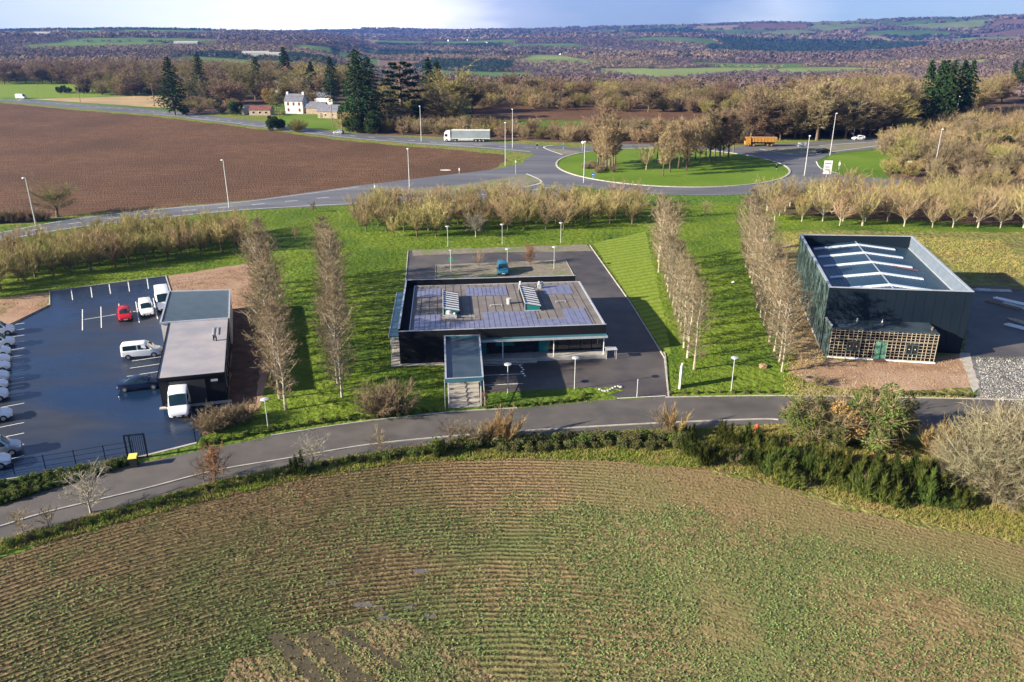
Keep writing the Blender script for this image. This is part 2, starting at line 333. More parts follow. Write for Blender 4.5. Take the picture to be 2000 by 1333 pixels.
def zt(x, y):
    x = np.asarray(x, float); y = np.asarray(y, float); r = np.hypot(x, y); a = np.degrees(np.arctan2(x, y))
    i = np.clip(np.searchsorted(TR, r) - 1, 0, len(TR) - 2); f = np.clip((r - TR[i]) / (TR[i + 1] - TR[i]), 0, 1); f = f * f * (3 - 2 * f)
    j = np.clip(np.searchsorted(TA, a) - 1, 0, len(TA) - 2); g = np.clip((a - TA[j]) / (TA[j + 1] - TA[j]), 0, 1); g = g * g * (3 - 2 * g)
    z = (TZ[i, j] * (1 - g) + TZ[i, j + 1] * g) * (1 - f) + (TZ[i + 1, j] * (1 - g) + TZ[i + 1, j + 1] * g) * f
    amp = np.interp(r, [0, 520, 1100, 2500, 6000, 13000], [0, 0, 14, 34, 50, 20]) * np.where(a < -10, .45, 1)
    n = vnoise(x, y, 700) * .75 + vnoise(x, y, 300, 1) * .22 + vnoise(x, y, 1600, 2) * .55 - .78
    n = n + np.where(a > -12, np.clip((r - 1200) / 900, 0, 1), 0) * (np.abs(vnoise(x * .8 + y * .5, y * .9 - x * .5, 950, 31) - .5) * 2.4 - .6) * .55
    return z + amp * n
def cells(x, y, s, k):
    """irregular field pattern: cell hash and distance to the nearest field edge"""
    x = x + (vnoise(x, y, s * .8, 9) - .5) * s * .5; y = y + (vnoise(x, y, s * .8, 11) - .5) * s * .5
    i0 = np.floor(x / s); j0 = np.floor(y / s); d1 = np.full(x.shape, 1e9); d2 = np.full(x.shape, 1e9); hid = np.zeros(x.shape)
    for di in (-1, 0, 1):
        for dj in (-1, 0, 1):
            i = i0 + di; j = j0 + dj; px = (i + .15 + .7 * _h(i, j, k)) * s; py = (j + .15 + .7 * _h(i, j, k + 1)) * s
            d = np.hypot(x - px, y - py); nh = _h(i, j, k + 2); m = d < d1
            d2 = np.where(m, d1, np.minimum(d2, d)); d1 = np.where(m, d, d1); hid = np.where(m, nh, hid)
    return hid, d2 - d1
def pip(x, y, poly):
    ins = np.zeros(np.shape(x), bool); n = len(poly)
    for i in range(n):
        x1, y1 = poly[i]; x2, y2 = poly[(i + 1) % n]
        c = ((y1 > y) != (y2 > y)) & (x < (x2 - x1) * (y - y1) / ((y2 - y1) or 1e-9) + x1); ins ^= c
    return ins
MEADOW = pxs([(-300, 146), (325, 150), (340, 176), (250, 184), (150, 192), (-300, 188)])
# land use: 0 bare wood, 1 pasture, 2 plough, 3 stubble, 4 conifer wood, 5 pale pasture
USE_COL = np.array([(.105, .075, .065), (.095, .165, .035), (.19, .11, .07), (.30, .24, .14), (.03, .05, .03), (.18, .23, .07)])
def landuse(x, y):
    r = np.hypot(x, y); a = np.degrees(np.arctan2(x, y))
    h1, e1 = cells(x, y, 230., 3); h2, e2 = cells(x, y, 480., 13); far = r > 2300
    h = np.where(far, h2, h1); e = np.where(far, e2, e1)
    u = np.select([h < .46, h < .66, h < .73, h < .82, h < .90], [0, 1, 2, 3, 4], 5)
    u = np.where(far & (r > 5000), np.select([h < .40, h < .62, h < .70, h < .82, h < .86], [0, 1, 2, 3, 4], 5), u)
    u = np.where((a < -9) & (r > 900) & (r < 2300), np.select([h < .62, h < .84, h < .88, h < .9], [0, 1, 2, 3], 4), u)
    u = np.where((a > -9) & (r > 900) & (r < 4800), np.select([h < .66, h < .78, h < .82, h < .88, h < .95], [0, 1, 2, 3, 4], 5), u)
    u = np.where(r < 900, np.where(a < -13, 1, 0), u)
    u = np.where((r > 3200) & (r < 4700) & (a > 13) & (a < 26), np.where(h < .7, 4, u), u)
    u = np.where(pip(x, y, MEADOW), 1, u)
    return u, e
def terrain():
    ang = np.concatenate([np.arange(-180, -40, 10.), np.arange(-40, 40, .125), np.arange(40, 180, 10.)])
    rad = np.concatenate([[30, 60, 100, 200, 300, 400, 460], np.geomspace(480, 9300, 320)])
    A, Rr = np.meshgrid(np.radians(ang), rad); X = Rr * np.sin(A); Y = Rr * np.cos(A); Z = zt(X, Y); na = len(ang); nr = len(rad)
    v = np.concatenate([np.stack([X.ravel(), Y.ravel(), Z.ravel()], 1), [[0, 0, 0]]])
    idx = np.arange(nr * na).reshape(nr, na); q = np.stack([idx[:-1], np.roll(idx, -1, 1)[:-1], np.roll(idx, -1, 1)[1:], idx[1:]], -1).reshape(-1, 4)[:, ::-1]
    c = nr * na; tri = np.stack([np.full(na, c), idx[0], np.roll(idx[0], -1)], 1)[:, ::-1]
    me = bpy.data.meshes.new('ground'); me.vertices.add(len(v)); me.vertices.foreach_set('co', v.ravel().astype(np.float32))
    loops = np.concatenate([q.ravel(), tri.ravel()]); me.loops.add(len(loops)); me.loops.foreach_set('vertex_index', loops.astype(np.int32))
    tot = np.concatenate([np.full(len(q), 4), np.full(na, 3)]); me.polygons.add(len(tot)); me.polygons.foreach_set('loop_start', np.concatenate([[0], np.cumsum(tot)[:-1]]).astype(np.int32)); me.polygons.foreach_set('loop_total', tot.astype(np.int32))
    me.update(calc_edges=True)
    u, e = landuse(v[:, 0], v[:, 1]); col = USE_COL[u]; rr = np.hypot(v[:, 0], v[:, 1])
    col = col * (.8 + .4 * vnoise(v[:, 0], v[:, 1], 90., 5))[:, None]
    edge = np.clip(1 - e / np.interp(rr, [500, 2000, 6000], [6, 14, 30]), 0, 1)[:, None] * (rr > 800)[:, None]; col = col * (1 - edge) + USE_COL[0] * edge
    col[rr < 470] = (.075, .14, .018); col[pip(v[:, 0], v[:, 1], MEADOW)] = (.15, .22, .03)
    ca = me.color_attributes.new('land', 'FLOAT_COLOR', 'POINT'); ca.data.foreach_set('color', np.concatenate([col, np.ones((len(col), 1))], 1).ravel().astype(np.float32))
    m = mat('ground', (.9, .9, .9), (1.1, 1.1, 1.1), .6, bump=.8, bscale=.9, bdist=.5, spec=.1)
    nt = m.node_tree; b = nt.nodes['Principled BSDF']; src = b.inputs['Base Color'].links[0].from_socket
    at_ = nt.nodes.new('ShaderNodeAttribute'); at_.attribute_name = 'land'; mu = nt.nodes.new('ShaderNodeMixRGB'); mu.blend_type = 'MULTIPLY'; mu.inputs[0].default_value = 1
    nt.links.new(src, mu.inputs[1]); nt.links.new(at_.outputs['Color'], mu.inputs[2]); nt.links.new(mu.outputs[0], b.inputs['Base Color'])
    me.materials.append(m); me.polygons.foreach_set('use_smooth', [True] * len(me.polygons))
    o = bpy.data.objects.new('ground', me); COL.objects.link(o); o['kind'] = 'structure'
terrain()

# ------------------------------------------------------------------ near ground cover, roads, yards
LAWN = pxs([(-260, 520), (0, 470), (300, 428), (480, 412), (620, 402), (900, 392), (1200, 396), (1400, 398), (1560, 380), (2300, 380), (2300, 800), (1520, 778), (1300, 780), (1000, 804), (700, 826), (400, 882), (0, 992), (-200, 1040), (-700, 900)])
sheet('lawn', ragged(LAWN, .3, 4), 'lawn', .008)
sheet('verge', ragged(pxs([(-150, 1140), (0, 1082), (110, 1042), (230, 1008), (400, 965), (600, 925), (800, 895), (1000, 886), (1200, 893), (1400, 912), (1560, 940), (1700, 985), (1850, 1020), (2100, 1060), (2400, 800), (2000, 800), (1550, 826), (1300, 836), (1000, 850), (800, 868), (560, 905), (400, 935), (200, 998), (0, 1056), (-150, 1100)]), .15, 2), 'verge', .012)
sheet('mown_lawn', ragged(pxs([(1158, 476), (1262, 452), (1270, 500), (1292, 590), (1310, 690), (1302, 700), (1234, 590)]), .1, 2), 'mown', .011)
sheet('mown_lawn', ragged(pxs([(684, 520), (792, 496), (784, 640), (764, 660), (762, 730), (680, 740)]), .1, 2), 'mown_across', .011)
sheet('rough_grass', ragged(pxs([(1500, 450), (2200, 455), (2300, 560), (1900, 560), (1880, 700), (1900, 778), (1560, 775), (1530, 690), (1530, 520)]), .35, 2), 'rough_grass', .014)
sheet('tree_strip', ragged(pxs([(1460, 415), (1950, 440), (2100, 420), (2100, 330), (1450, 385)]), .4, 3), 'mulch', .012)
sheet('dirt', ragged(pxs([(1560, 700), (1700, 706), (1830, 700), (1892, 690), (1905, 758), (1740, 765), (1640, 760), (1570, 742), (1540, 722)]), .3, 1.5), 'dirt', .020)
sheet('earth', ragged(pxs([(1505, 480), (1560, 470), (1556, 545), (1600, 640), (1612, 705), (1560, 700), (1540, 650), (1528, 600)]), .35, 1.5), 'dirt', .018)
sheet('path', ragged(pxs([(1872, 690), (1895, 690), (1912, 758), (1900, 768)]), .08, 1), 'paving', .026)
sheet('gravel_yard', ragged(pxs([(1893, 576), (2300, 560), (2300, 812), (1960, 806), (1905, 776), (1904, 740), (1885, 680)]), .2, 1.5), 'gravel', .022)
sheet('tarmac', ragged(pxs([(1880, 566), (2300, 560), (2300, 700), (1893, 697)]), .15, 1.5), 'dark_asphalt', .028)

sheet('bank_litter', ragged(pxs([(1345, 858), (1560, 862), (1800, 880), (1920, 1000), (1850, 1016), (1700, 985), (1560, 948), (1400, 922)]), .3, 1.2), 'mulch', .018)
sheet('dry_bank', ragged(pxs([(1380, 916), (1500, 925), (1600, 945), (1700, 970), (1850, 1000), (2100, 1050), (2120, 1085), (1850, 1040), (1690, 1004), (1550, 958), (1400, 928)]), .3, 1.2), 'rough_grass', .022)
# foreground field, rows drilled concentric with its far hedge
FIELD = pxs([(-240, 1170), (0, 1090), (110, 1052), (230, 1018), (400, 973), (600, 930), (800, 902), (1000, 893), (1200, 899), (1400, 918), (1550, 946), (1690, 990), (1850, 1028), (2100, 1075), (2300, 1130)]) + [(75, 20), (-70, 20)]
def field_mat():
    m = mat('field_soil', (.160, .120, .056), (.255, .19, .092), 1.1, bump=.9, bscale=4.0, bdist=.13, c3=(.13, .155, .052), s3=.09, m3=(.42, .62), spec=.1)
    nt = m.node_tree; N = nt.nodes.new; L = nt.links.new; b = nt.nodes['Principled BSDF']
    g = N('ShaderNodeNewGeometry'); nz = N('ShaderNodeTexNoise'); nz.inputs['Scale'].default_value = .35; L(g.outputs['Position'], nz.inputs[0])
    sb = N('ShaderNodeVectorMath'); sb.operation = 'SUBTRACT'; L(g.outputs['Position'], sb.inputs[0]); sb.inputs[1].default_value = (0, -2, 0)
    ln = N('ShaderNodeVectorMath'); ln.operation = 'LENGTH'; L(sb.outputs[0], ln.inputs[0])
    wob = N('ShaderNodeMath'); wob.operation = 'MULTIPLY_ADD'; L(nz.outputs[0], wob.inputs[0]); wob.inputs[1].default_value = .5; L(ln.outputs['Value'], wob.inputs[2])
    ws = N('ShaderNodeMath'); ws.operation = 'MULTIPLY'; L(wob.outputs[0], ws.inputs[0]); ws.inputs[1].default_value = 2 * pi / .52
    si = N('ShaderNodeMath'); si.operation = 'SINE'; L(ws.outputs[0], si.inputs[0])
    # the rows fade out towards the right and in the headland
    sx = N('ShaderNodeSeparateXYZ'); L(g.outputs['Position'], sx.inputs[0]); mr = N('ShaderNodeMapRange'); L(sx.outputs[0], mr.inputs[0]); mr.inputs[1].default_value = 12; mr.inputs[2].default_value = -12; mr.inputs[3].default_value = .08
    mr.inputs[4].default_value = 1.0
    bu = N('ShaderNodeBump'); L(mr.outputs[0], bu.inputs['Strength']); bu.inputs['Distance'].default_value = .20; L(si.outputs[0], bu.inputs['Height'])
    old = b.inputs['Normal'].links[0].from_node; L(bu.outputs[0], old.inputs['Normal'])
    sr = N('ShaderNodeMapRange'); L(si.outputs[0], sr.inputs[0]); sr.inputs[1].default_value = -1; sr.inputs[2].default_value = .2; sr.inputs[3].default_value = .42; sr.inputs[4].default_value = 1.08  # furrow shade painted into the soil colour between rows
    mx = N('ShaderNodeMixRGB'); mx.blend_type = 'MULTIPLY'; L(mr.outputs[0], mx.inputs[0]); L(b.inputs['Base Color'].links[0].from_socket, mx.inputs[1]); L(sr.outputs[0], mx.inputs[2])
    er = N('ShaderNodeMapRange'); L(wob.outputs[0], er.inputs[0]); er.inputs[1].default_value = 57; er.inputs[2].default_value = 67; er.inputs[4].default_value = .6
    em = N('ShaderNodeMixRGB'); L(er.outputs[0], em.inputs[0]); L(mx.outputs[0], em.inputs[1]); em.inputs[2].default_value = (.215, .140, .072, 1); L(em.outputs[0], b.inputs['Base Color'])
    return m
M['field'] = field_mat()
sheet('field', ragged(FIELD, .25, 1.2), 'field', .016)
for k, (px, py, a, b_) in enumerate([(822, 1116, 1.0, .35), (648, 1139, .6, .3), (710, 1182, 1.3, .35), (840, 1203, .7, .35), (750, 1208, .8, .25), (802, 1187, .8, .2)]):
    c = at(px, py); sheet('puddle', ragged([(c[0] + a * cos(t) * .62, c[1] + b_ * .75 * sin(t)) for t in np.linspace(0, 2 * pi, 24)[:-1]], .035, .12), 'puddle', .022)
MUD = []
M['mud'] = mat('mud', (.055, .046, .022), (.085, .07, .034), .8, rough=.45, bump=.4)
M['headland'] = mat('headland_soil', (.17, .125, .062), (.25, .185, .10), 1.4, bump=1, bscale=3.2, bdist=.25, c3=(.12, .13, .05), s3=.25, m3=(.45, .6), spec=.1); striped('headland_rows', 'headland', .55, R(-38), .6)
sheet('field_headland', ragged(pxs([(400, 1360), (470, 1285), (560, 1250), (680, 1222), (745, 1196), (800, 1215), (880, 1262), (1010, 1360)]), .25, .8), 'headland_rows', .019)
for (x0, y0, x1, y1, w) in [(598, 1240, 735, 1360, 1.5), (538, 1246, 640, 1350, 1.25), (660, 1230, 790, 1310, .3), (735, 1190, 760, 1205, .4)]:
    p = at(x0, y0); q = at(x1, y1); MUD.append([(p[0] - w / 2, p[1]), (p[0] + w / 2, p[1] + .3), (q[0] + w * .6, q[1]), (q[0] - w * .6, q[1])]); sheet('mud', ragged(MUD[-1], .13, .35), 'mud', .024)

# ploughed field between the roads
PLOUGH = pxs([(-300, 190), (-60, 196), (0, 201), (150, 216), (300, 228), (450, 246), (520, 254), (650, 273), (780, 285), (900, 294), (985, 303), (992, 314), (975, 326), (930, 337), (860, 347), (760, 360), (650, 375), (480, 392), (300, 408), (180, 417), (60, 428), (-40, 440), (-300, 470)])
sheet('far_verge', ragged(pxs([(-300, 186), (0, 197), (300, 224), (520, 250), (650, 268), (950, 290), (1060, 300), (1050, 318), (960, 333), (700, 366), (480, 394), (140, 428), (-300, 480)]), .4, 5), 'verge', .010)
sheet('ploughed_field', ragged(PLOUGH, .6, 4), 'plough_lines', .025)
for px, py in [(870, 333), (925, 333)]: c = at(px, py); sheet('flood_water', [(c[0] + 1.6 * cos(t), c[1] + .9 * sin(t)) for t in np.linspace(0, 2 * pi, 12)[:-1]], 'line', .05) if px == 870 else None
sheet('stubble_field', ragged(pxs([(60, 194), (160, 184), (310, 180), (345, 186), (345, 212), (300, 210), (150, 200)]), .6, 6), 'stubble', .03)
sheet('far_field', ragged(pxs([(905, 214), (960, 206), (1500, 218), (1560, 232), (1490, 240), (930, 234)]), .6, 6), 'plough', .03)
sheet('north_verge', ragged(pxs([(345, 228), (345, 206), (520, 222), (640, 222), (700, 250), (860, 256), (1000, 266), (1200, 275), (1440, 278), (1720, 262), (1800, 262), (1800, 290), (1440, 292), (1100, 300), (700, 270), (520, 246)]), .5, 4), 'verge', .012)
sheet('farm_lawn', ragged(pxs([(520, 246), (540, 226), (620, 225), (650, 238), (660, 256), (600, 252)]), .3, 3), 'meadow', .02)

for P_ in ([(345, 226), (345, 168), (760, 168), (900, 200), (900, 240), (700, 238), (640, 205), (540, 200), (470, 218)], [(930, 216), (900, 172), (1800, 172), (2000, 190), (1960, 240), (1780, 262), (1460, 272), (1460, 238), (1560, 230)], [(700, 262), (860, 268), (1160, 281), (1450, 283), (1450, 260), (1000, 250), (740, 244)], [(1728, 325), (1725, 292), (1770, 258), (1900, 236), (2200, 230), (2200, 372), (1740, 352)], [(-60, 186), (150, 184), (345, 186), (345, 177), (160, 178)]):
    sheet('wood_floor', ragged(pxs(P_), .6, 6), 'mulch', .028)
# roundabout, highway and its arms
RC = (46.5, 237.0)
ell = lambda rx, ry, n=96: [(RC[0] + rx * cos(t), RC[1] + ry * sin(t)) for t in np.linspace(0, 2 * pi, n + 1)[:-1]]
HU = pxs([(-260, 500), (-100, 474), (0, 454), (140, 428), (300, 409), (480, 393), (700, 363), (850, 345), (960, 332), (1030, 318), (1052, 306)])
HL = pxs([(1090, 330), (1130, 376), (1050, 386), (960, 390), (860, 395), (700, 400), (620, 404), (480, 411), (320, 426), (140, 447), (0, 472), (-100, 494), (-260, 530)])
sheet('highway', HU + HL, 'highway', .034)
FU = pxs([(-300, 160), (-100, 180), (0, 190), (150, 203), (300, 214), (450, 231), (520, 240), (650, 257), (800, 269), (950, 278), (1080, 285), (1160, 291)])
FL = pxs([(1150, 300), (1110, 318), (1085, 330), (1052, 312), (1040, 300), (950, 291), (800, 281), (650, 268), (520, 251), (450, 242), (300, 224), (150, 212), (0, 198), (-100, 189), (-300, 172)])
sheet('country_road', FU + FL, 'highway', .030)
sheet('road_arm', pxs([(1420, 292), (1460, 284), (1530, 281), (1620, 276), (1720, 269), (1820, 262), (1820, 282), (1720, 290), (1660, 296), (1622, 301), (1594, 316), (1600, 332), (1640, 342), (1760, 352), (1760, 368), (1560, 376), (1530, 330)]), 'highway', .032)
sheet('roundabout_ring', ell(43.5, 45), 'highway', .040)
sheet('roundabout_island', ragged(ell(33.2, 34.6), .04, 2), 'meadow', .055)
strip('roundabout_kerb', ell(33.4, 34.8), .55, 'kerb', .05, .12, closed=True)
sheet('traffic_island', pxs([(705, 380), (790, 371), (900, 361), (1000, 346), (1030, 341), (1056, 355), (1020, 365), (950, 372), (860, 380), (760, 384)]), 'grit', .050)
sheet('traffic_island', pxs([(1062, 289), (1130, 296), (1134, 300), (1098, 303), (1080, 297)]), 'grit', .050)
sheet('traffic_island', pxs([(1482, 292), (1600, 286), (1722, 279), (1722, 283), (1640, 294), (1562, 303)]), 'grit', .050)
sheet('grass_island', ragged(pxs([(1606, 316), (1625, 304), (1725, 293), (1790, 292), (1790, 340), (1690, 334), (1625, 332)]), .25, 2), 'meadow', .045)
for L_ in ([(1028, 340), (1058, 356), (1022, 366)], [(1484, 292), (1562, 303), (1640, 295), (1722, 284)], [(1720, 277), (1600, 285)], [(1594, 316), (1604, 330), (1640, 340)], [(1080, 284), (1062, 289), (1098, 303)]):
    strip('road_line', smooth_loop(pxs(L_), 5, False), .35, 'line', .06)
mid = lambda t: [tuple(np.array(a) * (1 - t) + np.array(b) * t) for a, b in zip(pxs([(-100, 474), (0, 454), (140, 428), (300, 409), (480, 393), (700, 363)]), pxs([(-100, 494), (0, 472), (140, 447), (320, 426), (480, 411), (700, 400)]))]
dashes('road_line', smooth_loop(mid(.5), 6, False), .25, 3, 4.5, 'line', .05)
strip('road_line', smooth_loop(mid(.94), 6, False), .22, 'line', .048)
strip('road_line', smooth_loop(mid(.08), 6, False), .22, 'line', .048)
strip('road_line', smooth_loop(pxs([(700, 388), (860, 386), (1000, 376), (1080, 366)]), 6, False), .22, 'line', .048)
strip('road_line', smooth_loop(pxs([(300, 223), (450, 240), (650, 266), (800, 279), (950, 289), (1036, 297)]), 6, False), .3, 'line', .048)
dashes('road_line', smooth_loop(pxs([(0, 194), (300, 219), (520, 246), (650, 262), (800, 275), (950, 285), (1050, 289)]), 6, False), .3, 3, 6, 'line', .046)

# lower street
SU = pxs([(-160, 1050), (0, 990), (130, 946), (260, 908), (395, 880), (530, 852), (700, 826), (880, 806), (1010, 798), (1140, 784), (1300, 777), (1520, 774), (1790, 778), (2100, 784)])
SL = pxs([(2100, 850), (1800, 850), (1530, 828), (1250, 840), (1000, 853), (800, 873), (560, 912), (420, 940), (200, 1000), (0, 1060), (-160, 1112)])
sheet('street', SU + SL, 'road', .030)
KERB = smooth_loop(pxs([(-160, 1078), (0, 1030), (100, 1000), (280, 957), (420, 921), (560, 897), (700, 873), (800, 861), (950, 848), (1100, 838), (1300, 827), (1480, 820), (1520, 821)]), 6, False)
strip('kerb', KERB, .16, 'kerb', .03, .09)
SUk = smooth_loop(SU[5:9], 6, False); strip('kerb', SUk, .14, 'kerb', .03, .08)
SUk = smooth_loop(SU[10:], 6, False); strip('kerb', SUk, .14, 'kerb', .03, .08)

# left car park
CPK = pxs([(-330, 700), (-60, 652), (20, 636), (97, 598), (97, 570), (210, 555), (324, 540), (338, 590)]) + [(-38, 92), (-36.5, 76.8), (-31.5, 78.5)] + pxs([(384, 866), (270, 896), (120, 918), (0, 938), (-300, 1010)])
sheet('car_park', CPK, 'wet_asphalt', .024)
sheet('earth', ragged(pxs([(324, 540), (490, 514), (530, 560), (530, 720), (505, 800), (470, 822), (395, 838), (376, 800), (443, 790), (450, 600), (338, 590)]), .15, 1.5), 'dirt', .020)
sheet('mulch_and_shadow', ragged(pxs([(452, 604), (520, 600), (500, 790), (448, 790)]), .15, 1.5), 'mulch', .026)  # garage's cast shadow laid on the earth as a dark sheet
sheet('mulch_and_shadow', ragged(pxs([(384, 812), (460, 800), (490, 815), (395, 852)]), .15, 1.2), 'mulch', .027)
sheet('bank_ivy', ragged(pxs([(-120, 966), (0, 942), (120, 924), (262, 899), (258, 910), (130, 944), (0, 988), (-160, 1046)]), .12, 1), 'leafmould', .026)
sheet('earth', ragged(pxs([(-250, 640), (-60, 590), (97, 570), (97, 598), (20, 636), (-60, 652), (-330, 700)]), .15, 1.5), 'dirt', .019)
strip('kerb', pxs([(-60, 652), (20, 636), (97, 598), (97, 570), (210, 555), (324, 540), (338, 585)]), .18, 'kerb', .024, .09)
strip('kerb', pxs([(-60, 652), (20, 636), (97, 598)]), .10, 'clad_black', .03, .16)
ln = MB()
def line(p, q, w=.11, z=.032): p = Vector((*p, z)); q = Vector((*q, z)); t = (q - p).normalized(); n = Vector((-t.y, t.x, 0)) * w / 2; ln.add([p + n, p - n, q - n, q + n], [(0, 1, 2, 3)])
for x, y0, y1 in [(140, 567, 587), (178, 561, 582), (214, 556, 575), (251, 551, 570), (288, 545, 565)]: line(at(x - 1, y0), at(x + 2, y1))
for x0, y0, x1, y1 in [(161, 605, 161, 646), (197, 600, 198, 641), (232, 594, 234, 626), (265, 590, 272, 631), (299, 583, 308, 624)]: line(at(x0, y0), at(x1, y1))
line(at(164, 625), at(300, 603))
for x0, y0, x1, y1 in [(258, 706, 318, 697), (254, 720, 316, 711), (248, 736, 312, 726), (240, 764, 306, 756)]: line(at(x0, y0), at(x1, y1))
HR = R(29.6); hv = np.array([cos(HR), sin(HR)]); row0 = np.array(at(31, 652)); rowd = np.array([sin(HR), -cos(HR)])
for k in range(-2, 15):
    c = row0 + rowd * (k * 2.62 + 1.2) + hv * 1.0; line(c - hv * 4.6, c, .10)
o = ln.build('parking_lines', 'line'); o['kind'] = 'structure'
strip('kerb', pxs([(-100, 960), (0, 940), (120, 922), (262, 897)]), .12, 'kerb', .03, .10)
strip('kerb', pxs([(270, 894), (384, 866)]), .30, 'kerb', .03, .03)

# central car park
sheet('car_park', pxs([(797, 490), (860, 488), (1150, 478), (1162, 492), (1230, 590), (1298, 700), (1306, 776), (1212, 779), (1140, 757), (945, 768), (944, 700), (796, 640), (792, 552)]), 'dark_asphalt', .022)
sheet('gravel_bed', ragged(pxs([(851, 519), (1105, 509), (1122, 541), (1000, 546), (850, 552)]), .06, 1), 'grit', .034)
sheet('gravel_bed', ragged(pxs([(806, 489), (1146, 478), (1158, 491), (960, 494), (806, 500)]), .06, 1), 'grit', .030)
strip('kerb', pxs([(1152, 480), (1230, 590), (1298, 700), (1306, 776)]), .16, 'kerb', .022, .10)
strip('kerb', pxs([(851, 519), (1105, 509), (1122, 541), (1000, 546), (850, 552)]), .12, 'concrete', .02, .08, closed=True)
strip('kerb', pxs([(797, 490), (792, 552)]), .14, 'concrete', .022, .08)
ln = MB()
for y0 in (712, 731, 750): line(at(943, y0 + 3), at(1022, y0), .12, .03)
line(at(1205, 779), at(1300, 774), .12, .04)
o = ln.build('parking_lines', 'line'); o['kind'] = 'structure'
sheet('planting_bed', ragged(pxs([(946, 769), (1120, 760), (1192, 757), (1218, 764), (1140, 786), (1010, 798), (950, 801)]), .06, .8), 'lawn', .040)
sheet('terrace', pxs([(764, 660), (782, 652), (783, 700), (872, 706), (872, 714), (764, 717)]), 'paving', .045)
strip('road_line', smooth_loop(pxs([(1306, 776), (1300, 700), (1296, 690)]), 3, False), .1, 'kerb', .03, .08)
# ------------------------------------------------------------------ buildings
class Quad:
    """frame of a (nearly) rectangular building: a across the front 0..1, b into its depth 0..1; metres through A, B"""
    def __init__(s, fl, fr, br, bl, root=None):
        s.p = [np.array(q, float) for q in (fl, fr, br, bl)]; s.o = np.array(fl if root is None else root, float)
        s.W = np.linalg.norm(s.p[1] - s.p[0]); s.D = np.linalg.norm(s.p[3] - s.p[0])
    def __call__(s, a, b, z=0.0):       # metres in, local point out
        a /= s.W; b /= s.D; p = (s.p[0] * (1 - a) + s.p[1] * a) * (1 - b) + (s.p[3] * (1 - a) + s.p[2] * a) * b - s.o
        return (p[0], p[1], z)
    def box(s, mb, a0, a1, b0, b1, z0, z1, m=0):
        c = [(a0, b0), (a1, b0), (a1, b1), (a0, b1)]
        return mb.hexa([s(a, b, z0) for a, b in c], [s(a, b, z1) for a, b in c], m)
def qbox(q, boxes, name, mats, parent):
    mb = MB()
    for b in boxes: q.box(mb, *b)
    return mb.build(name, mats, parent)
def ring(q, a0, a1, b0, b1, t, z0, z1):      # four butted bars round a rectangle
    return [(a0, a1, b0, b0 + t, z0, z1), (a0, a1, b1 - t, b1, z0, z1), (a0, a0 + t, b0 + t, b1 - t, z0, z1), (a1 - t, a1, b0 + t, b1 - t, z0, z1)]

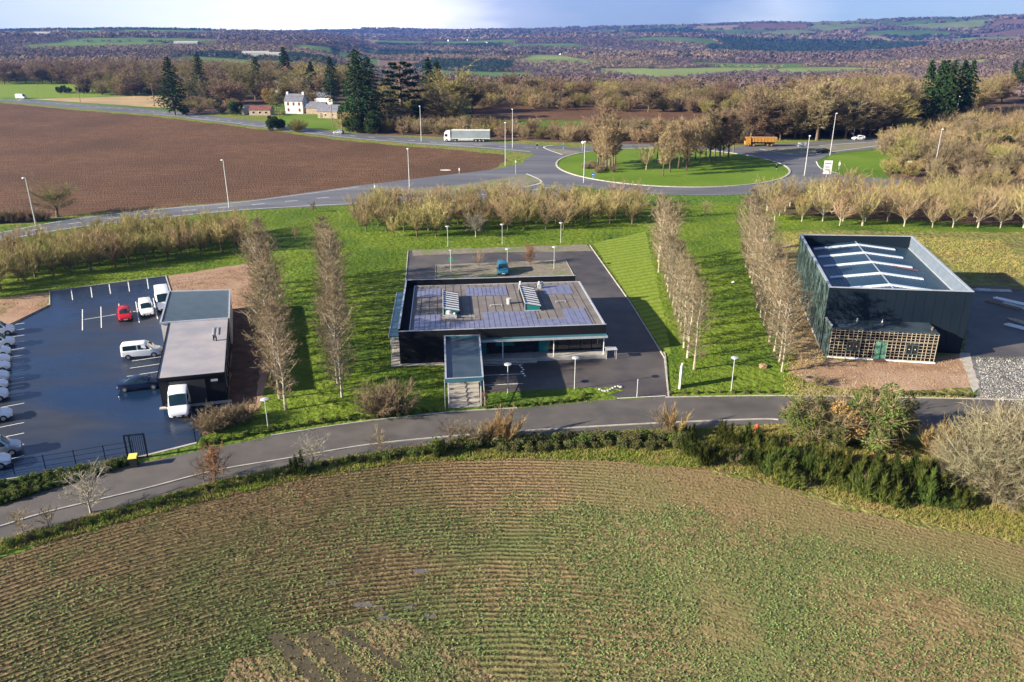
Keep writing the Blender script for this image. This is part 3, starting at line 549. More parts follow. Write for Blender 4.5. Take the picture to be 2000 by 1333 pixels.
def central_hall():
    q = Quad((-13.5, 88.5), (11.4, 91.0), (9.5, 110.3), (-15.0, 108.0)); r = empty('office_building', (*q.o, 0))
    tag(r, 'low black flat-roofed office building with violet solar panels and two striped skylights on its roof', 'building')
    W_, D_ = q.W, q.D; zr = 3.75
    # walls: solid block left of the porch, recessed glazing behind the awning
    mb = MB(); q.box(mb, 0, 5.7, 0, D_, 0, 3.5); q.box(mb, 5.7, W_, 2.2, D_, 0, 3.5); q.box(mb, 5.7, 9.3, .02, 2.2, 0, 3.5); mb.build('wall', 'clad_black', r)
    fa = MB(); q.box(fa, -.02, W_ + .05, -.12, 0, 3.0, 4.25); q.box(fa, W_ - .02, W_ + .08, 0, D_, 3.1, 3.9); fa.build('fascia', 'clad_black', r)
    pa = MB(); q.box(pa, -.03, .12, 0, D_ - .15, 3.5, 4.6); q.box(pa, -.03, W_ - .4, D_ - .15, D_, 3.5, 4.6); o = pa.build('parapet', 'clad_black', r)
    cp = MB(); q.box(cp, -.06, .15, -.02, D_ - .18, 4.6, 4.65); q.box(cp, -.06, W_ - .4, D_ - .18, D_ + .03, 4.6, 4.65); q.box(cp, -.05, W_ + .08, -.15, .05, 4.25, 4.30); cp.build('coping', 'rim_metal', o)
    qbox(q, [(.12, W_, 0, D_ - .15, 3.5, 3.56)], 'gutter', 'clad_black', r)
    dk = qbox(q, [(1.3, W_ - .02, .06, D_ - 1.25, 3.56, zr + .25)], 'roof', 'membrane', r)
    z = zr + .25
    rm = MB()
    for b in [(1.2, 1.3, .06, D_ - 1.15, 3.58, z + .10), (1.3, W_ - .1, D_ - 1.25, D_ - 1.15, 3.58, z + .10), (W_ - .12, W_ + .10, .06, D_ - 1.25, z + .002, z + .10)]: q.box(rm, *b)
    rm.build('roof_edge', 'rim_metal', dk)
    sm = MB()
    for k in range(1, 22):
        a = 1.3 + k * 1.08
        if a < W_ - .4: q.box(sm, a - .025, a + .025, .12, D_ - 1.3, z, z + .02)
    sm.build('seam', 'black_plastic', dk)
    # flexible solar strips
    def pv(a0, a1, b0, b1, n):
        w = (a1 - a0) / n
        for i in range(n): 
            mb = MB(); q.box(mb, a0 + w * i + .03, a0 + w * i + w - .03, b0, b1, z + .024, z + .045); mb.build('solar_panel', 'pv', r)
    pv(1.7, 5.0, 13.4, 17.0, 6); pv(8.4, 14.2, 13.2, 17.0, 10); pv(19.2, 23.3, 13.0, 17.0, 4)
    pv(1.7, 5.0, .8, 6.2, 5); pv(5.0, 10.3, .8, 3.4, 9); pv(10.3, 17.1, .8, 6.4, 10); pv(17.1, 20.6, .8, 3.2, 4); pv(20.6, 23.6, .8, 6.8, 4)
    for (a0, a1, b0, b1) in [(5.3, 7.4, 5.6, 12.8), (15.8, 17.9, 6.4, 14.2)]:
        sk = MB(); c = [q(a0, b0, z), q(a1, b0, z), q(a1, b1, z), q(a0, b1, z)]; t = [q(a0, b0, z + 1.1), q(a1, b0, z + .68), q(a1, b1, z + .68), q(a0, b1, z + 1.1)]
        s_ = sk.hexa(c, t).build('skylight', 'clad_black', r)
        n = 8; ps = MB()
        for i in range(n):
            f0 = (i + .10) / n; f1 = (i + .58) / n; y0 = b0 + (b1 - b0) * f0; y1 = b0 + (b1 - b0) * f1
            ps.hexa([q(a0 + .05, y0, z + 1.11), q(a1 - .05, y0, z + .70), q(a1 - .05, y1, z + .70), q(a0 + .05, y1, z + 1.11)], [q(a0 + .05, y0, z + 1.135), q(a1 - .05, y0, z + .725), q(a1 - .05, y1, z + .725), q(a0 + .05, y1, z + 1.135)])
        ps.build('louvre', 'white', s_)
        e = MB(); e.hexa([q(a0 + .15, b0 - .03, z + .15), q(a1 - .15, b0 - .03, z + .15), q(a1 - .15, b0, z + .15), q(a0 + .15, b0, z + .15)], [q(a0 + .15, b0 - .03, z + .95), q(a1 - .15, b0 - .03, z + .6), q(a1 - .15, b0, z + .6), q(a0 + .15, b0, z + .95)]); e.build('end_glass', 'teal_glass', s_)
        f = MB(); f.bar(q(a0, b0, z + 1.14), q(a0, b1, z + 1.14), .10); f.bar(q(a0 - .02, b0 - .05, z + .1), q(a1 + .02, b0 - .05, z + .1), .08); f.bar(q(a0, b0 - .05, z + .1), q(a0, b0 - .05, z + 1.12), .08); f.bar(q(a1, b0 - .05, z + .7), q(a0, b0 - .05, z + 1.12), .08); f.build('frame', 'galv', s_)
    for (a, b, w, h) in [(5.6, 4.6, .9, .8), (6.5, 4.5, .5, .6), (18.6, 15.6, .5, .9), (19.1, 15.9, .35, .8), (15.9, 15.3, .45, 1.1)]:
        u = MB(); q.box(u, a, a + w, b, b + w, z, z + h * .7); c = q(a + w / 2, b + w / 2, 0); u.tube((c[0], c[1], z + h * .7), (c[0], c[1], z + h), w * .32, n=10); g = u.build('roof_vent', 'galv', r)
        u = MB(); u.tube((c[0], c[1], z + h), (c[0], c[1], z + h + .12), w * .42, w * .2, n=10); u.build('cowl', 'galv', g)
    for (p, s2) in [((14.0, 9.5), (15.7, 9.8)), ((11.5, 8.8), (13.0, 8.9)), ((16.0, 15.7), (18.5, 16.2)), ((20.3, 9.5), (21.6, 9.6)), ((6.8, 4.9), (9.2, 4.7))]:
        u = MB(); A = q(*p, z + .18); B = q(*s2, z + .18); u.tube(A, B, .05, n=6); u.tube((A[0], A[1], z), A, .05, n=6); u.tube((B[0], B[1], z), B, .05, n=6); u.build('pipe', 'galv', r)
    u = MB(); c = q(14.0, 9.6); u.tube((c[0], c[1], z), (c[0], c[1], z + .75), .28, .32, n=12); u.build('roof_fan', 'galv', r)
    # left lean-to canopy
    qbox(q, [(-1.25, -.04, 1.3, D_ - 1.2, 3.05, 3.2)], 'side_canopy', 'teal', r)
    for b in np.linspace(1.5, D_ - 1.4, 7): mb = MB(); mb.bar(q(-1.1, b, 0), q(-1.1, b, 3.05), .08); mb.build('canopy_post', 'galv', r)
    qbox(q, [(-1.35, -1.26, 1.2, D_ - 1.1, 3.0, 3.26)], 'canopy_edge', 'rim_metal', r)
    # awning over the shop front
    qbox(q, [(9.3, W_ + .1, -1.0, -.13, 2.95, 3.07)], 'awning', 'teal', r)
    qbox(q, [(9.25, W_ + .12, -1.08, -1.0, 2.85, 3.12)], 'awning_edge', 'rim_metal', r)
    for a in (12.4, 18.6, W_ - .25): mb = MB(); p = q(a, -.6); mb.bar((p[0], p[1], .5), (p[0], p[1], 2.95), .09); mb.build('post', 'white', r)
    g = qbox(q, [(9.3, W_ - .1, 1.12, 1.18, .5, 3.0)], 'glazing', 'dark_glass', r)
    for a0, a1, z0, nm in [(9.4, 10.5, .5, 'door'), (11.6, 13.9, 1.5, 'window'), (17.0, 18.2, .5, 'door')]: qbox(q, [(a0, a1, 1.0, 1.1, z0, 2.9)], nm, 'teal_glass', r)
    mb = MB()
    for a in np.arange(9.4, W_ - .2, 1.42): q.box(mb, a, a + .06, 1.02, 1.11, .5, 3.0)
    q.box(mb, 9.4, W_ - .2, 1.0, 1.01, 2.4, 2.46)
    mb.build('mullion', 'clad_navy', g)
    qbox(q, [(9.3, W_ + .15, -.75, 1.2, .02, .5)], 'plinth', 'concrete', r)
    qbox(q, [(9.6, 16.5, -1.15, -.75, .02, .28)], 'step', 'paving', r)
    # entrance porch with its flight of steps
    P = Quad((-6.95, 76.1), (-3.05, 76.6), (-3.9, 88.9), (-8.05, 88.6), root=q.o)
    po = qbox(P, [(.1, P.W - .1, .1, P.D - .1, 3.3, 3.45)], 'porch_roof', 'roof_slate', r)
    qbox(P, ring(P, -.05, P.W + .05, -.05, P.D, .14, 3.22, 3.66), 'porch_edge', 'teal', po)
    qbox(P, [(b[0], b[1], b[2], b[3], 3.662, 3.70) for b in ring(P, -.07, P.W + .07, -.07, P.D, .18, 0, 0)], 'porch_coping', 'rim_metal', po)
    for a in (.25, P.W - .25):
        for b in (.5, 5.5): mb = MB(); mb.bar(P(a, b, 0), P(a, b, 3.25), .13); mb.build('post', 'galv', r)
    for k in range(8): qbox(P, [(.35, P.W - .35, .4 + .95 * k, .4 + .95 * (k + 1) - .14, .02, .16 + .11 * k)], 'step', 'paving', r)
    for a in (-.15, P.W + .15):
        mb = MB()
        for b in (0, 2.0, 4.0, 6.0): mb.bar(P(a, b, 0), P(a, b, 1.1 + .11 * b), .06)
        mb.bar(P(a, -.1, 1.1), P(a, 6.1, 1.76), .06)
        mb.build('handrail', 'galv', r)
    # dark wall of the lobby below the porch roof
    qbox(P, [(.3, P.W - .3, 8.2, P.D - .3, .02, 3.3)], 'lobby', 'clad_black', r)
central_hall()

def left_hall():
    q = Quad((-37.4, 76.7), (-31.0, 78.4), (-36.1, 95.0), (-42.9, 93.5)); r = empty('garage_building', (*q.o, 0))
    tag(r, 'long black garage building by the car park, pale grey roof in front, blue roof behind', 'building')
    qbox(q, [(0, q.W, 0, q.D, 0, 3.3)], 'wall', 'clad_black', r)
    rf = qbox(q, [(-.05, q.W + .05, -.05, q.D, 3.302, 3.42)], 'flat_roof', 'roof_grey', r)
    qbox(q, [(-.12, -.05, -.05, q.D, 3.2, 3.5), (q.W + .05, q.W + .12, -.05, q.D, 3.2, 3.5), (-.12, q.W + .12, -.13, -.05, 3.2, 3.47)], 'roof_edge', 'clad_black', rf)
    q2 = Quad((-43.9, 93.35), (-35.95, 95.15), (-39.7, 106.8), (-47.9, 106.0), root=q.o)
    qbox(q2, [(0, q2.W, 0, q2.D, 0, 3.35)], 'rear_wall', 'render_white', r)
    r2 = qbox(q2, [(.1, q2.W - .1, .1, q2.D - .1, 3.352, 3.5)], 'pitched_roof', 'roof_slate', r)
    sh = MB()
    for k in range(26): b = .2 + k * (q2.D - .4) / 26; q2.box(sh, .15, q2.W - .15, b, b + .09, 3.5, 3.54)
    sh.build('rib', 'rib_light', r2)
    qbox(q2, ring(q2, -.12, q2.W + .1, -.08, q2.D + .1, .2, 3.354, 3.62), 'fascia', 'rim_metal', r2)
    for a, b in [(q.W - 1.35, 10.2), (q.W - 1.05, 10.0)]:
        mb = MB(); c = q(a, b, 3.42); mb.tube(c, (c[0], c[1], 4.1), .09, n=8); mb.build('flue', 'black_plastic', r)
    mb = MB(); mb.tube(q(q.W - 1.5, 14.5, 3.5), q(q.W - 1.0, 14.7, 3.5), .05, n=6); mb.tube(q(q.W - 1.5, 14.5, 3.5), q(q.W - 1.5, 11, 3.5), .04, n=6); mb.tube(q(q.W - 1.0, 14.7, 3.5), q(q.W - 1.0, 12, 3.5), .04, n=6); mb.build('roof_rail', 'galv', r)
    for b in (1.5, 4.6, 7.7, 10.8, 13.9):
        w = qbox(q, [(q.W + .0, q.W + .06, b, b + 2.2, 1.0, 2.7)], 'window', 'rim_metal', r)
        qbox(q, [(q.W + .05, q.W + .09, b + .1, b + 2.1, 1.1, 2.6)], 'pane', 'dark_glass', w)
    w = qbox(q, [(1.0, 4.6, -.05, -.0, .02, 2.9)], 'sliding_door', 'black_plastic', r)
    qbox(q, [(5.2, 5.9, -.06, -.0, 2.5, 2.75)], 'wall_lamp', 'galv', r)
    qbox(q, [(-.3, q.W + .3, -.5, 0, .02, .12)], 'plinth', 'kerb', r)
    for a in (2.2, 5.2):
        w = qbox(q2, [(-.06, 0.0, a, a + 2.0, .9, 2.6)], 'window', 'rim_metal', r); qbox(q2, [(-.09, -.06, a + .1, a + 1.9, 1.0, 2.5)], 'pane', 'dark_glass', w)
left_hall()

def warehouse():
    q = Quad((39.1, 93.6), (55.9, 91.8), (61.3, 119.3), (44.5, 120.3)); r = empty('warehouse', (*q.o, 0))
    tag(r, 'tall dark blue metal warehouse with bare timber battens on its low front annexe', 'building')
    H_ = 8.1; W_, D_ = q.W, q.D; t = .22; zi = 6.2
    mb = MB()
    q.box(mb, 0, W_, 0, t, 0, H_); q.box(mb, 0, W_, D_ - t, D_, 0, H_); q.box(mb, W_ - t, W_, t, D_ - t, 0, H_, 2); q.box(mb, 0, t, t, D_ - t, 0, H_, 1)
    mb.build('wall', ['clad_navy', 'clad_green_lit', 'clad_inner'], r)
    sm = MB()
    for b in np.arange(1.2, D_, 1.15): q.box(sm, -.025, 0, b, b + .03, .3, H_ - .1)
    for a in np.arange(1.1, W_, 1.15): q.box(sm, a, a + .03, -.02, 0, .3, H_ - .1)
    sm.build('panel_joint', 'clad_navy', r)
    qbox(q, [(x[0] - .04, x[1] + .04, x[2] - (.04 if i == 0 else 0), x[3] + (.04 if i == 1 else 0), H_ + .002, H_ + .07) for i, x in enumerate(ring(q, 0, W_, 0, D_, .26, 0, 0))], 'coping', 'rim_metal', r)
    # pitched roof inside the parapet, ridge running into the depth
    rf = MB(); m = W_ / 2; zr = zi + 1.0
    for a0, z0, a1, z1 in [(t, zi, m, zr), (m, zr, W_ - t, zi)]:
        rf.hexa([q(a0, t, z0 - .1), q(a1, t, z1 - .1), q(a1, D_ - t, z1 - .1), q(a0, D_ - t, z0 - .1)], [q(a0, t, z0), q(a1, t, z1), q(a1, D_ - t, z1), q(a0, D_ - t, z0)])
    ro = rf.build('roof', 'roof_navy', r)
    zz = lambda a: zr - abs(a - m) / (m - t) * (zr - zi)
    for b in (4.4, 9.6, 15.1, 20.1, 24.7):
        s = MB()
        for a0, a1 in ((1.9, m), (m, W_ - 2.9)):
            s.hexa([q(a0, b, zz(a0)), q(a1, b, zz(a1)), q(a1, b + .62, zz(a1)), q(a0, b + .62, zz(a0))], [q(a0, b, zz(a0) + .14), q(a1, b, zz(a1) + .14), q(a1, b + .62, zz(a1) + .14), q(a0, b + .62, zz(a0) + .14)])
        s.build('roof_light', 'skylight', r)
    rb = MB()
    for a in np.arange(t + .5, W_ - t - .1, .5): 
        z = zz(a); rb.hexa([q(a, t, z), q(a + .05, t, zz(a + .05)), q(a + .05, D_ - t, zz(a + .05)), q(a, D_ - t, z)], [q(a, t, z + .035), q(a + .05, t, zz(a + .05) + .035), q(a + .05, D_ - t, zz(a + .05) + .035), q(a, D_ - t, z + .035)])
    rb.build('roof_rib', 'roof_navy', ro)
    mb = MB(); mb.bar(q(m, t, zr + .03), q(m, D_ - t, zr + .03), .16, .05); mb.build('ridge_cap', 'rim_metal', ro)
    mb = MB(); q.box(mb, W_ - t - .12, W_ - t, t, D_ - t, zi + .05, zi + .16); mb.build('gutter', 'rim_metal', ro)
    mb = MB(); mb.bar(q(11.2, 14.6, zz(11.2) + .1), q(14.4, 13.9, zz(14.4) + .1), .14, .1); mb.build('plank', 'tin_red', ro)
    mb = MB(); mb.bar(q(12.6, 1.9, zz(12.6) + .25), q(14.6, 1.3, zz(14.6) + .3), .18, .1); mb.build('plank', 'white', ro)
    qbox(q, [(-.12, -.03, .0, D_, .0, .28)], 'base_flashing', 'kerb', r)
    # annexe with bare battens
    p = Quad((39.0, 90.85), (51.15, 88.95), (51.5, 92.25), (39.3, 93.55), root=q.o); an = MB(); p.box(an, 0, p.W, 0, p.D, 0, 3.7); aw = an.build('annexe', 'clad_black', r)
    an = MB(); an.hexa([p(.0, -.05, 3.7), p(p.W, -.05, 3.7), p(p.W, p.D, 3.75), p(0, p.D, 3.75)], [p(0, -.05, 3.82), p(p.W, -.05, 3.82), p(p.W, p.D, 3.98), p(0, p.D, 3.98)]); an.build('annexe_roof', 'roof_slate', r)
    an = MB(); p.box(an, -.14, -.0, -.05, p.D, 0, 4.15); an.build('annexe_side', 'clad_green_lit', r)
    an = MB(); p.box(an, -.18, .05, -.08, p.D, 4.152, 4.22); an.build('annexe_coping', 'rim_metal', r)
    opens = [(2.0, 3.55, .95, 2.25), (8.85, 10.3, .95, 2.25), (5.35, 6.65, .0, 2.35)]
    bt = MB()
    def clear(a, z0, z1): return all(not (o[0] < a < o[1] and z0 < o[3] and z1 > o[2]) for o in opens)
    for k in range(25):
        a = .04 + k * (p.W - .08) / 24; a += random.uniform(-.05, .05) if 0 < k < 24 else 0
        zc = .15
        for z1 in (.95, 2.35, 3.72):
            if clear(a, zc + .01, z1 - .01): p.box(bt, a - .022, a + .022, -.13, -.08, zc, z1)
            zc = z1
    for z in (.22, .62, .98, 1.3, 1.72, 2.12, 2.5, 2.62, 2.95, 3.32, 3.62):
        a = 0.0
        for o in sorted(opens):
            if o[2] < z < o[3]:
                p.box(bt, a, o[0], -.18, -.132, z - .018, z + .018); a = o[1]
        p.box(bt, a, p.W, -.18, -.132, z - .018, z + .018)
    bt.build('batten_frame', 'batten', r)
    for o in opens[:2]:
        w = qbox(p, ring(p, 0, 1, 0, 1, .1, 0, 0)[:0] + [(o[0], o[1], -.12, -.04, o[2], o[2] + .1), (o[0], o[1], -.12, -.04, o[3] - .1, o[3]), (o[0], o[0] + .1, -.12, -.04, o[2] + .1, o[3] - .1), (o[1] - .1, o[1], -.12, -.04, o[2] + .1, o[3] - .1), ((o[0] + o[1]) / 2 - .03, (o[0] + o[1]) / 2 + .03, -.12, -.04, o[2] + .1, o[3] - .1)], 'window', 'clad_green_lit', r)
        qbox(p, [(o[0] + .1, o[1] - .1, -.06, -.01, o[2] + .1, o[3] - .1)], 'pane', 'dark_glass', w)
        for x in (o[0] + .35, o[1] - .42): qbox(p, [(x, x + .08, -.075, -.062, o[2] + .6, o[2] + .72)], 'sticker', 'white', w)
    o = opens[2]; dr = qbox(p, [(o[0], o[1], -.11, -.02, .05, o[3])], 'door', mat('green_door', (.07, .19, .14), (.10, .25, .18), 1, rough=.25), r)
    qbox(p, [(o[0] + .62, o[0] + .68, -.14, -.112, .05, o[3])], 'door_stile', 'clad_navy', dr)
    qbox(p, [(o[0] - .1, o[1] + .1, -.7, -.1, .0, .10)], 'threshold', 'tin_red', r)
    qbox(p, [(-.1, o[0] - .12, -.28, -.08, .0, .14), (o[1] + .12, p.W + .1, -.28, -.08, .0, .14)], 'sill_course', 'white', r)
    for a in (3.6, 6.6): mb = MB(); c = p(a, p.D - .35, 3.9); mb.tube(c, (c[0], c[1], 4.35), .07, n=8); mb.build('vent_pipe', 'white', r)
    c = p(p.W - .3, 1.2, 3.9); mb = MB()
    for i in range(5): mb.box(c[0] - .3 + .13 * i, c[0] - .2 + .13 * i, c[1] + .2 * i - .6, c[1] + .2 * i - .35, 3.85, 3.98 + .03 * (i % 2))
    mb.build('offcuts', 'wood', r)
warehouse()

# ------------------------------------------------------------------ farm and village houses
def house(loc, rz, w, d, h, rh, wm, rm, label, name='house', win=(), chim=(), cat='house', group=None, winm='dark_glass', door=None, hip=0.0):
    r = empty(name, loc, rz); tag(r, label, cat, group)
    mb = MB(); mb.box(-w / 2, w / 2, -d / 2, d / 2, -1.5, h)
    mb.add([(-w / 2, -d / 2, h), (-w / 2, d / 2, h), (-w / 2, 0, h + rh)], [(0, 2, 1)]); mb.add([(w / 2, -d / 2, h), (w / 2, d / 2, h), (w / 2, 0, h + rh)], [(0, 1, 2)])
    mb.build('wall', wm, r)
    o = .25; k = rh / (d / 2); ro = MB()
    for s in (-1, 1):
        y = s * (d / 2 + o); z = h - o * k
        c = [(-w / 2 - o, y, z), (w / 2 + o, y, z), (w / 2 + o, 0, h + rh), (-w / 2 - o, 0, h + rh)]
        ro.hexa([(a, b, e + .02) for a, b, e in c], [(a, b, e + .2) for a, b, e in c])
    rr = ro.build('roof', rm, r)
    for x in chim: mb = MB(); mb.box(x - .45, x + .45, -.35, .35, h + rh - .5, h + rh + 1.0); mb.build('chimney', wm, rr)
    for (x, z, ww, hh) in win:
        wn = MB(); wn.box(x - ww / 2 - .08, x + ww / 2 + .08, -d / 2 - .05, -d / 2 + .05, z - .08, z + hh + .08); wo = wn.build('window', 'stone' if wm == 'render_white' else 'white', r)
        wn = MB(); wn.box(x - ww / 2, x + ww / 2, -d / 2 - .08, -d / 2 - .05, z, z + hh); wn.build('pane', winm, wo)
    if door: mb = MB(); mb.box(door - .5, door + .5, -d / 2 - .08, -d / 2 - .002, 0, 2.1); mb.build('door', 'wood', r)
    return r
f = at(577, 222); hb = house((f[0], f[1] + 3, 0), R(-8), 8.6, 6.5, 5.6, 2.9, 'render_white', 'slate', 'white two-storey farmhouse with slate roof and red-brown windows', 'farmhouse', [(-2.7, .9, .9, 1.4), (2.7, .9, .9, 1.4), (-2.7, 3.6, .9, 1.4), (0, 3.6, .9, 1.4), (2.7, 3.6, .9, 1.4)], (-3.8, 3.8), 'farmhouse', door=0, winm='tin_red')
f = at(612, 224); house((f[0] + 1, f[1] + 5, 0), R(-10), 9, 6, 2.8, 2.4, 'stone', 'slate', 'low stone barn with grey roof adjoining the right side of the white farmhouse', 'barn', [(1, 1, .8, .8)], (), 'barn')
f = at(642, 232); house((f[0], f[1] + 4, 0), R(-14), 9.5, 6, 3.0, 2.5, 'stone', 'slate', 'sunlit stone cottage with grey roof beside the roadside pole, nearest building to the country road', 'cottage', [(-1, 1, .8, .9), (2.5, 1.2, .6, .7)], (), 'cottage', door=-3)
f = at(632, 206); house((f[0], f[1] + 6, 0), R(-12), 10, 6, 3.6, 2.2, 'render_white', 'slate', 'white gabled outbuilding partly hidden behind the stone cottage', 'outbuilding', [], (), 'outbuilding')
f = at(508, 226); house((f[0], f[1] + 3, 0), R(-5), 10, 5, 2.4, 1.5, 'stone', 'tin_red', 'low shed with a rusty red roof left of the white farmhouse', 'shed', [(-3, .8, 1, 1), (0, .8, 1, 1), (3, .8, 1, 1)], (), 'shed')
f = at(484, 224); house((f[0], f[1] + 2, 0), R(60), 5, 4, 2.2, 1.2, 'concrete', 'concrete', 'small pale lean-to at the left end of the red-roofed shed', 'lean_to', [], (), 'shed')
f = at(545, 180); house((f[0], f[1], 0), R(80), 16, 14, 5.0, 3.0, 'concrete', 'concrete', 'big grey farm barn with a pale gable seen over the trees behind the white farmhouse', 'barn', [], (), 'barn')
f = at(600, 172); house((f[0], f[1], 0), R(-5), 24, 10, 3.6, 1.4, 'clad_black', 'concrete', 'long dark farm shed with a pale roof edge right of the big grey barn', 'farm_shed', [], (), 'barn')
f = at(500, 172); house((f[0], f[1], 0), R(5), 16, 10, 4.0, 2.4, 'stone', 'slate', 'slate-roofed farm building among trees left of the big grey barn', 'farm_building', [], (), 'barn')
f = at(415, 176); house((f[0], f[1], 0), R(10), 12, 7, 3.4, 2.0, 'render_white', 'slate', 'white cottage glimpsed through dark firs left of the farm', 'cottage', [(-2, 1, 1, 1.2), (2, 1, 1, 1.2)], (), 'house')
# far houses and sheds in the valley (photo pixel, distance along the sight line)
def far_xy(px, r): a = math.atan((px - 1000) / FOC); return (r * sin(a), r * cos(a))
def far_house(px, r, w, d, h, rh, wm, rm, rz, label, cat='house', group=None, name='house'):
    x, y = far_xy(px, r); z = float(zt(x, y)); return house((x, y, z), rz, w, d, h, rh, wm, rm, label, name, [(-w / 4, 1, w / 9, 1.3), (w / 4, 1, w / 9, 1.3)], (-w / 2 + 1,), cat, group)
FAR_HOUSES = [(1643, 900, 9, 7, 5, 3), (1512, 950, 11, 7, 3, 3), (1535, 960, 8, 6, 3, 2), (1440, 1100, 9, 6, 3, 2.5)]
for i, (px, r, w, d_, h, rh) in enumerate(FAR_HOUSES):
    far_house(px, r, w, d_, h, rh, 'render_white', 'slate', R(20 + 30 * i), ['white gable-ended house alone by the pale field beyond the right-hand wood', 'long low white house left of the lone gabled one in the valley', 'small white outbuilding just right of the long low house', 'small white house at the left end of the valley hamlet'][i])
for i in range(34):
    px = rng.uniform(1180, 1290) if i < 14 else (rng.uniform(860, 960) if i < 24 else rng.uniform(1040, 1500)); r = rng.uniform(1350, 1650) if i < 14 else (rng.uniform(3800, 5200) if i < 24 else rng.uniform(2600, 6000))
    far_house(px, r, rng.uniform(9, 14) * (1 if i < 14 else 1.6), 7 * (1 if i < 14 else 1.6), 4 * (1 if i < 14 else 1.5), 3, 'render_white', 'slate', rng.uniform(-1, 1),
              'tiny white house of the hamlet in the valley right of centre' if i < 14 else ('tiny pale house of the far village below the horizon left of centre' if i < 24 else 'tiny white house scattered on the far hillsides right of centre'), 'house', 'valley hamlet houses' if i < 14 else ('far village houses' if i < 24 else 'scattered hillside houses'))
for px, r, w, lab in [(145, 2300, 40, 'long white farm shed on the far left skyline'), (405, 1900, 50, 'long low pale green farm shed among the left hills'), (530, 1500, 45, 'wide pale-roofed farm shed behind the green field left of centre'), (565, 1480, 26, 'smaller pale shed right of the wide farm shed behind the green field')]:
    x, y = far_xy(px, r); house((x, y, float(zt(x, y)) + 3), R(0), w, 18, 5, 3, 'concrete', 'concrete', lab, 'farm_shed', [], (), 'farm shed')
x, y = far_xy(1757, 7600); mb = MB(); mb.tube((0, 0, 0), (0, 0, 60), 2.4, 1.2, n=8); mb.tube((0, 0, 60), (0, 0, 85), .8, .4, n=6); o = mb.build('radio_mast', 'concrete'); o.location = (x, y, float(zt(x, y)) - 5); tag(o, 'thin radio mast on the right-hand skyline', 'mast')
